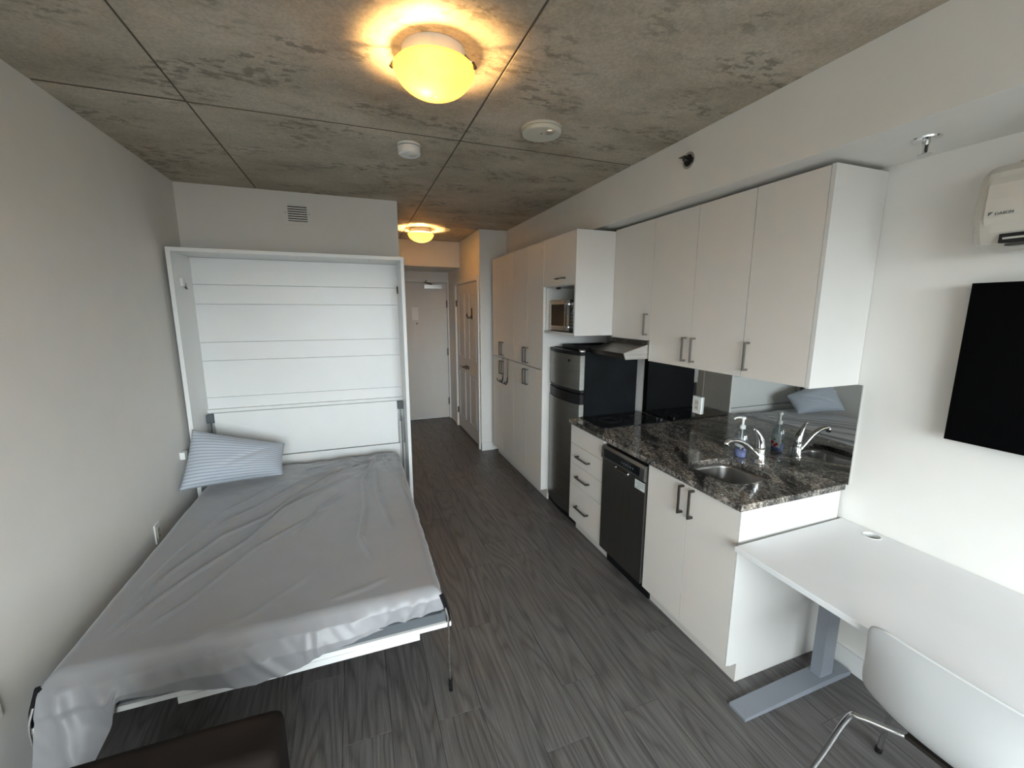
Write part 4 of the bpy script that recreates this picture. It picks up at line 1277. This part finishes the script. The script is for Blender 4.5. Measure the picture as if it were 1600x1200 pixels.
box('louver_slot', 'dark', 1.983, 2.06, ya + 0.07, yb - 0.075, 1.950, 1.978, parent=t, bevel=0.001)
for k, (xx, zz_) in enumerate(((1.985, 1.964), (2.005, 1.945))):
    box('louver', 'acwhite' if k == 0 else 'acdark', xx - 0.006, xx + 0.03, ya + 0.075, yb - 0.085, zz_ - 0.004, zz_ + 0.002, parent=t, bevel=0.001)
bm = bmesh.new()
bx(bm, 2.06, 2.15, ya + 0.06, yb - 0.06, 2.2115, 2.2152)
build('intake_grille', bm, 'ivory', t)
text_mesh('DAIKIN', 0.013, fp, 'ink', (1.9712 - 0.0012, yb - 0.060, 2.038), (0, -1, 0), (0, 0, 1))
bm = bmesh.new(); prism(bm, [(yb - 0.045, 2.038), (yb - 0.045, 2.049), (yb - 0.056, 2.049)], 'x', 1.9690, 1.9712)
build('logo_mark', bm, 'ink', fp)

# ------------------------------------------------------------------ ceiling and wall fittings
BULB = 520.0
def ceiling_lamp(lab, cx, cy, bulbs, power):
    t = thing('ceiling_lamp', lab, 'ceiling lamp', (cx, cy, 2.48), 'frosted dome ceiling lamps')
    bm = bmesh.new(); lathe(bm, [(0.112, 2.606), (0.115, 2.610), (0.115, 2.648), (0.105, 2.6495)], cx, cy, 48)
    build('base_ring', bm, 'white', t, smooth=False)
    bm = bmesh.new()
    rimr, zr, dep = 0.145, 2.592, 0.088
    prof = []
    for k in range(13):
        a = k / 12
        rad = rimr * (1 - a ** 1.0) if a > 0 else rimr
        prof.append((max(0.004, rimr * math.cos(a * math.pi / 2) ** 0.85 if a < 1 else 0.004), zr - dep * math.sin(a * math.pi / 2) ** 1.25))
    lathe(bm, prof, cx, cy, 48, cap=False)
    bm.faces.new([v for v in bm.verts[-48:]] if False else sorted(bm.verts, key=lambda v: v.co.z)[:48]) if False else None
    build('glass_dome', bm, 'lampglass', t, smooth=True, solid=0.003)
    for k in range(3):
        a = math.radians((-30, 172, 70)[k])
        ux, uy = math.cos(a), math.sin(a)
        bm = bmesh.new()
        tube(bm, [(cx + 0.113 * ux, cy + 0.113 * uy, 2.63), (cx + 0.146 * ux, cy + 0.146 * uy, 2.600)], 0.003, 6)
        tube(bm, [(cx + 0.142 * ux, cy + 0.142 * uy, 2.602), (cx + 0.153 * ux, cy + 0.153 * uy, 2.584)], 0.0075, 8)
        build('clip', bm, 'bronze', t)
    for bx_, by_ in bulbs:
        bm = bmesh.new()
        bmesh.ops.create_uvsphere(bm, u_segments=16, v_segments=10, radius=0.022, matrix=Matrix.Translation((cx + bx_, cy + by_, 2.534)))
        b_ = build('bulb', bm, mat_glow('bulb_glow', (1.0, 0.60, 0.22), BULB * power), t, smooth=True)
ceiling_lamp('lit amber glass dome ceiling lamp in the main room above the bed side', 0.325, 1.69, ((-0.028, -0.012),), 2.4)
ceiling_lamp('lit amber glass dome ceiling lamp over the entrance hall', 0.77, 5.08, ((0.0, 0.0),), 5.0)

t = thing('smoke_alarm', 'white cylindrical smoke alarm on the concrete ceiling', 'smoke alarm', (0.345, 2.60, 2.60))
bm = bmesh.new(); lathe(bm, [(0.050, 2.592), (0.060, 2.598), (0.063, 2.628), (0.063, 2.634)], 0.345, 2.60, 36)
build('alarm_body', bm, 'white', t)
bm = bmesh.new(); lathe(bm, [(0.061, 2.6342), (0.061, 2.6378)], 0.345, 2.60, 36)
build('vent_gap', bm, 'ink', t)
bm = bmesh.new(); lathe(bm, [(0.065, 2.638), (0.065, 2.6495)], 0.345, 2.60, 36)
build('base_plate', bm, 'white', t)
bm = bmesh.new(); lathe(bm, [(0.014, 2.584), (0.022, 2.588), (0.024, 2.5925)], 0.345 + 0.012, 2.60 - 0.02, 20)
build('test_button', bm, 'ivory', t)
t = thing('heat_detector', 'flat ivory round detector plate on the concrete ceiling', 'detector', (0.955, 2.14, 2.62))
bm = bmesh.new(); lathe(bm, [(0.090, 2.617), (0.098, 2.620), (0.101, 2.634), (0.099, 2.6375)], 0.955, 2.14, 48)
build('cover', bm, 'ivory', t)
bm = bmesh.new(); lathe(bm, [(0.103, 2.638), (0.103, 2.6495)], 0.955, 2.14, 48)
build('base_plate', bm, 'ivory', t)
bm = bmesh.new(); lathe(bm, [(0.018, 2.608), (0.023, 2.611), (0.025, 2.6175)], 0.975, 2.085, 20)
build('sensor', bm, 'steel_h', t)
bm = bmesh.new(); lathe(bm, [(0.005, 2.6155), (0.006, 2.6175)], 0.945, 2.12, 10)
build('indicator', bm, 'ink', t)

# sprinklers
t = thing('sprinkler', 'recessed side-wall sprinkler on the bulkhead beam', 'sprinkler', (BX, 1.934, 2.523))
bm = bmesh.new()
n = 28
def ringx(r0, r1, xa, xb, cy, cz):
    A = [[bm.verts.new((xx, cy + r * math.cos(2 * math.pi * k / n), cz + r * math.sin(2 * math.pi * k / n))) for k in range(n)] for r, xx in ((r1, xb), (r1, xa), (r0, xa), (r0, xb))]
    for a, b_ in zip(A, A[1:]):
        for k in range(n): bm.faces.new((a[k], a[(k + 1) % n], b_[(k + 1) % n], b_[k]))
ringx(0.030, 0.042, BX - 0.008, BX - 0.0005, 1.934, 2.523)
build('escutcheon', bm, 'chrome', t)
bm = bmesh.new(); tube(bm, [(BX - 0.0005, 1.934, 2.523), (BX - 0.004, 1.934, 2.523)], 0.030, 24)
build('recess', bm, 'dark', t)
bm = bmesh.new()
tube(bm, [(BX - 0.004, 1.934, 2.523), (BX - 0.040, 1.934, 2.523)], 0.008, 10)
bx(bm, BX - 0.055, BX - 0.022, 1.914, 1.954, 2.533, 2.536)
build('deflector', bm, 'bronze', t)
t = thing('sprinkler', 'pendent chrome sprinkler under the bulkhead beside the wall cabinets', 'sprinkler', (1.94, 1.0, BZ))
bm = bmesh.new(); lathe(bm, [(0.030, BZ - 0.010), (0.040, BZ - 0.006), (0.042, BZ - 0.0006)], 1.94, 1.0, 28)
build('escutcheon', bm, 'chrome', t)
bm = bmesh.new()
lathe(bm, [(0.010, BZ - 0.024), (0.012, BZ - 0.0101)], 1.94, 1.0, 14)
tube(bm, [(1.928, 1.0, BZ - 0.022), (1.928, 1.0, BZ - 0.045), (1.938, 1.0, BZ - 0.053)], 0.0028, 6)
tube(bm, [(1.952, 1.0, BZ - 0.022), (1.952, 1.0, BZ - 0.045), (1.942, 1.0, BZ - 0.053)], 0.0028, 6)
build('frame_arms', bm, 'chrome', t)
bm = bmesh.new(); lathe(bm, [(0.020, BZ - 0.057), (0.020, BZ - 0.0535)], 1.94, 1.0, 20)
build('deflector', bm, 'chrome', t)
bm = bmesh.new(); lathe(bm, [(0.004, BZ - 0.051), (0.004, BZ - 0.025)], 1.94, 1.0, 8)
build('glass_bulb', bm, 'bronze', t)

# vent grille over the bed
t = thing('vent_grille', 'painted square air vent grille above the bed cabinet', 'vent', (-0.382, YB, 2.49))
vx0, vx1, vz0, vz1 = -0.447, -0.308, 2.428, 2.553
bm = bmesh.new()
for a in ((vx0 - 0.038, vx0, vz0 - 0.022, vz1 + 0.022), (vx1, vx1 + 0.038, vz0 - 0.022, vz1 + 0.022), (vx0, vx1, vz0 - 0.022, vz0), (vx0, vx1, vz1, vz1 + 0.022)):
    bx(bm, a[0], a[1], YB - 0.006, YB - 0.0005, a[2], a[3])
build('frame', bm, 'wall', t, bevel=0.001)
box('backing', 'dark', vx0, vx1, YB - 0.0015, YB - 0.0006, vz0, vz1, parent=t, bevel=0)
for k in range(7):
    z0 = vz0 + 0.006 + k * (vz1 - vz0) / 7
    bm = bmesh.new()
    prism(bm, [(YB - 0.0075, z0), (YB - 0.0055, z0 + 0.0105), (YB - 0.002, z0 + 0.0105), (YB - 0.004, z0)], 'x', vx0, vx1)
    build('slat', bm, 'wall', t)
for xx in (vx0 - 0.018, vx1 + 0.018):
    bm = bmesh.new(); tube(bm, [(xx, YB - 0.007, 2.49), (xx, YB - 0.005, 2.49)], 0.004, 8)
    build('screw', bm, 'ink', t)
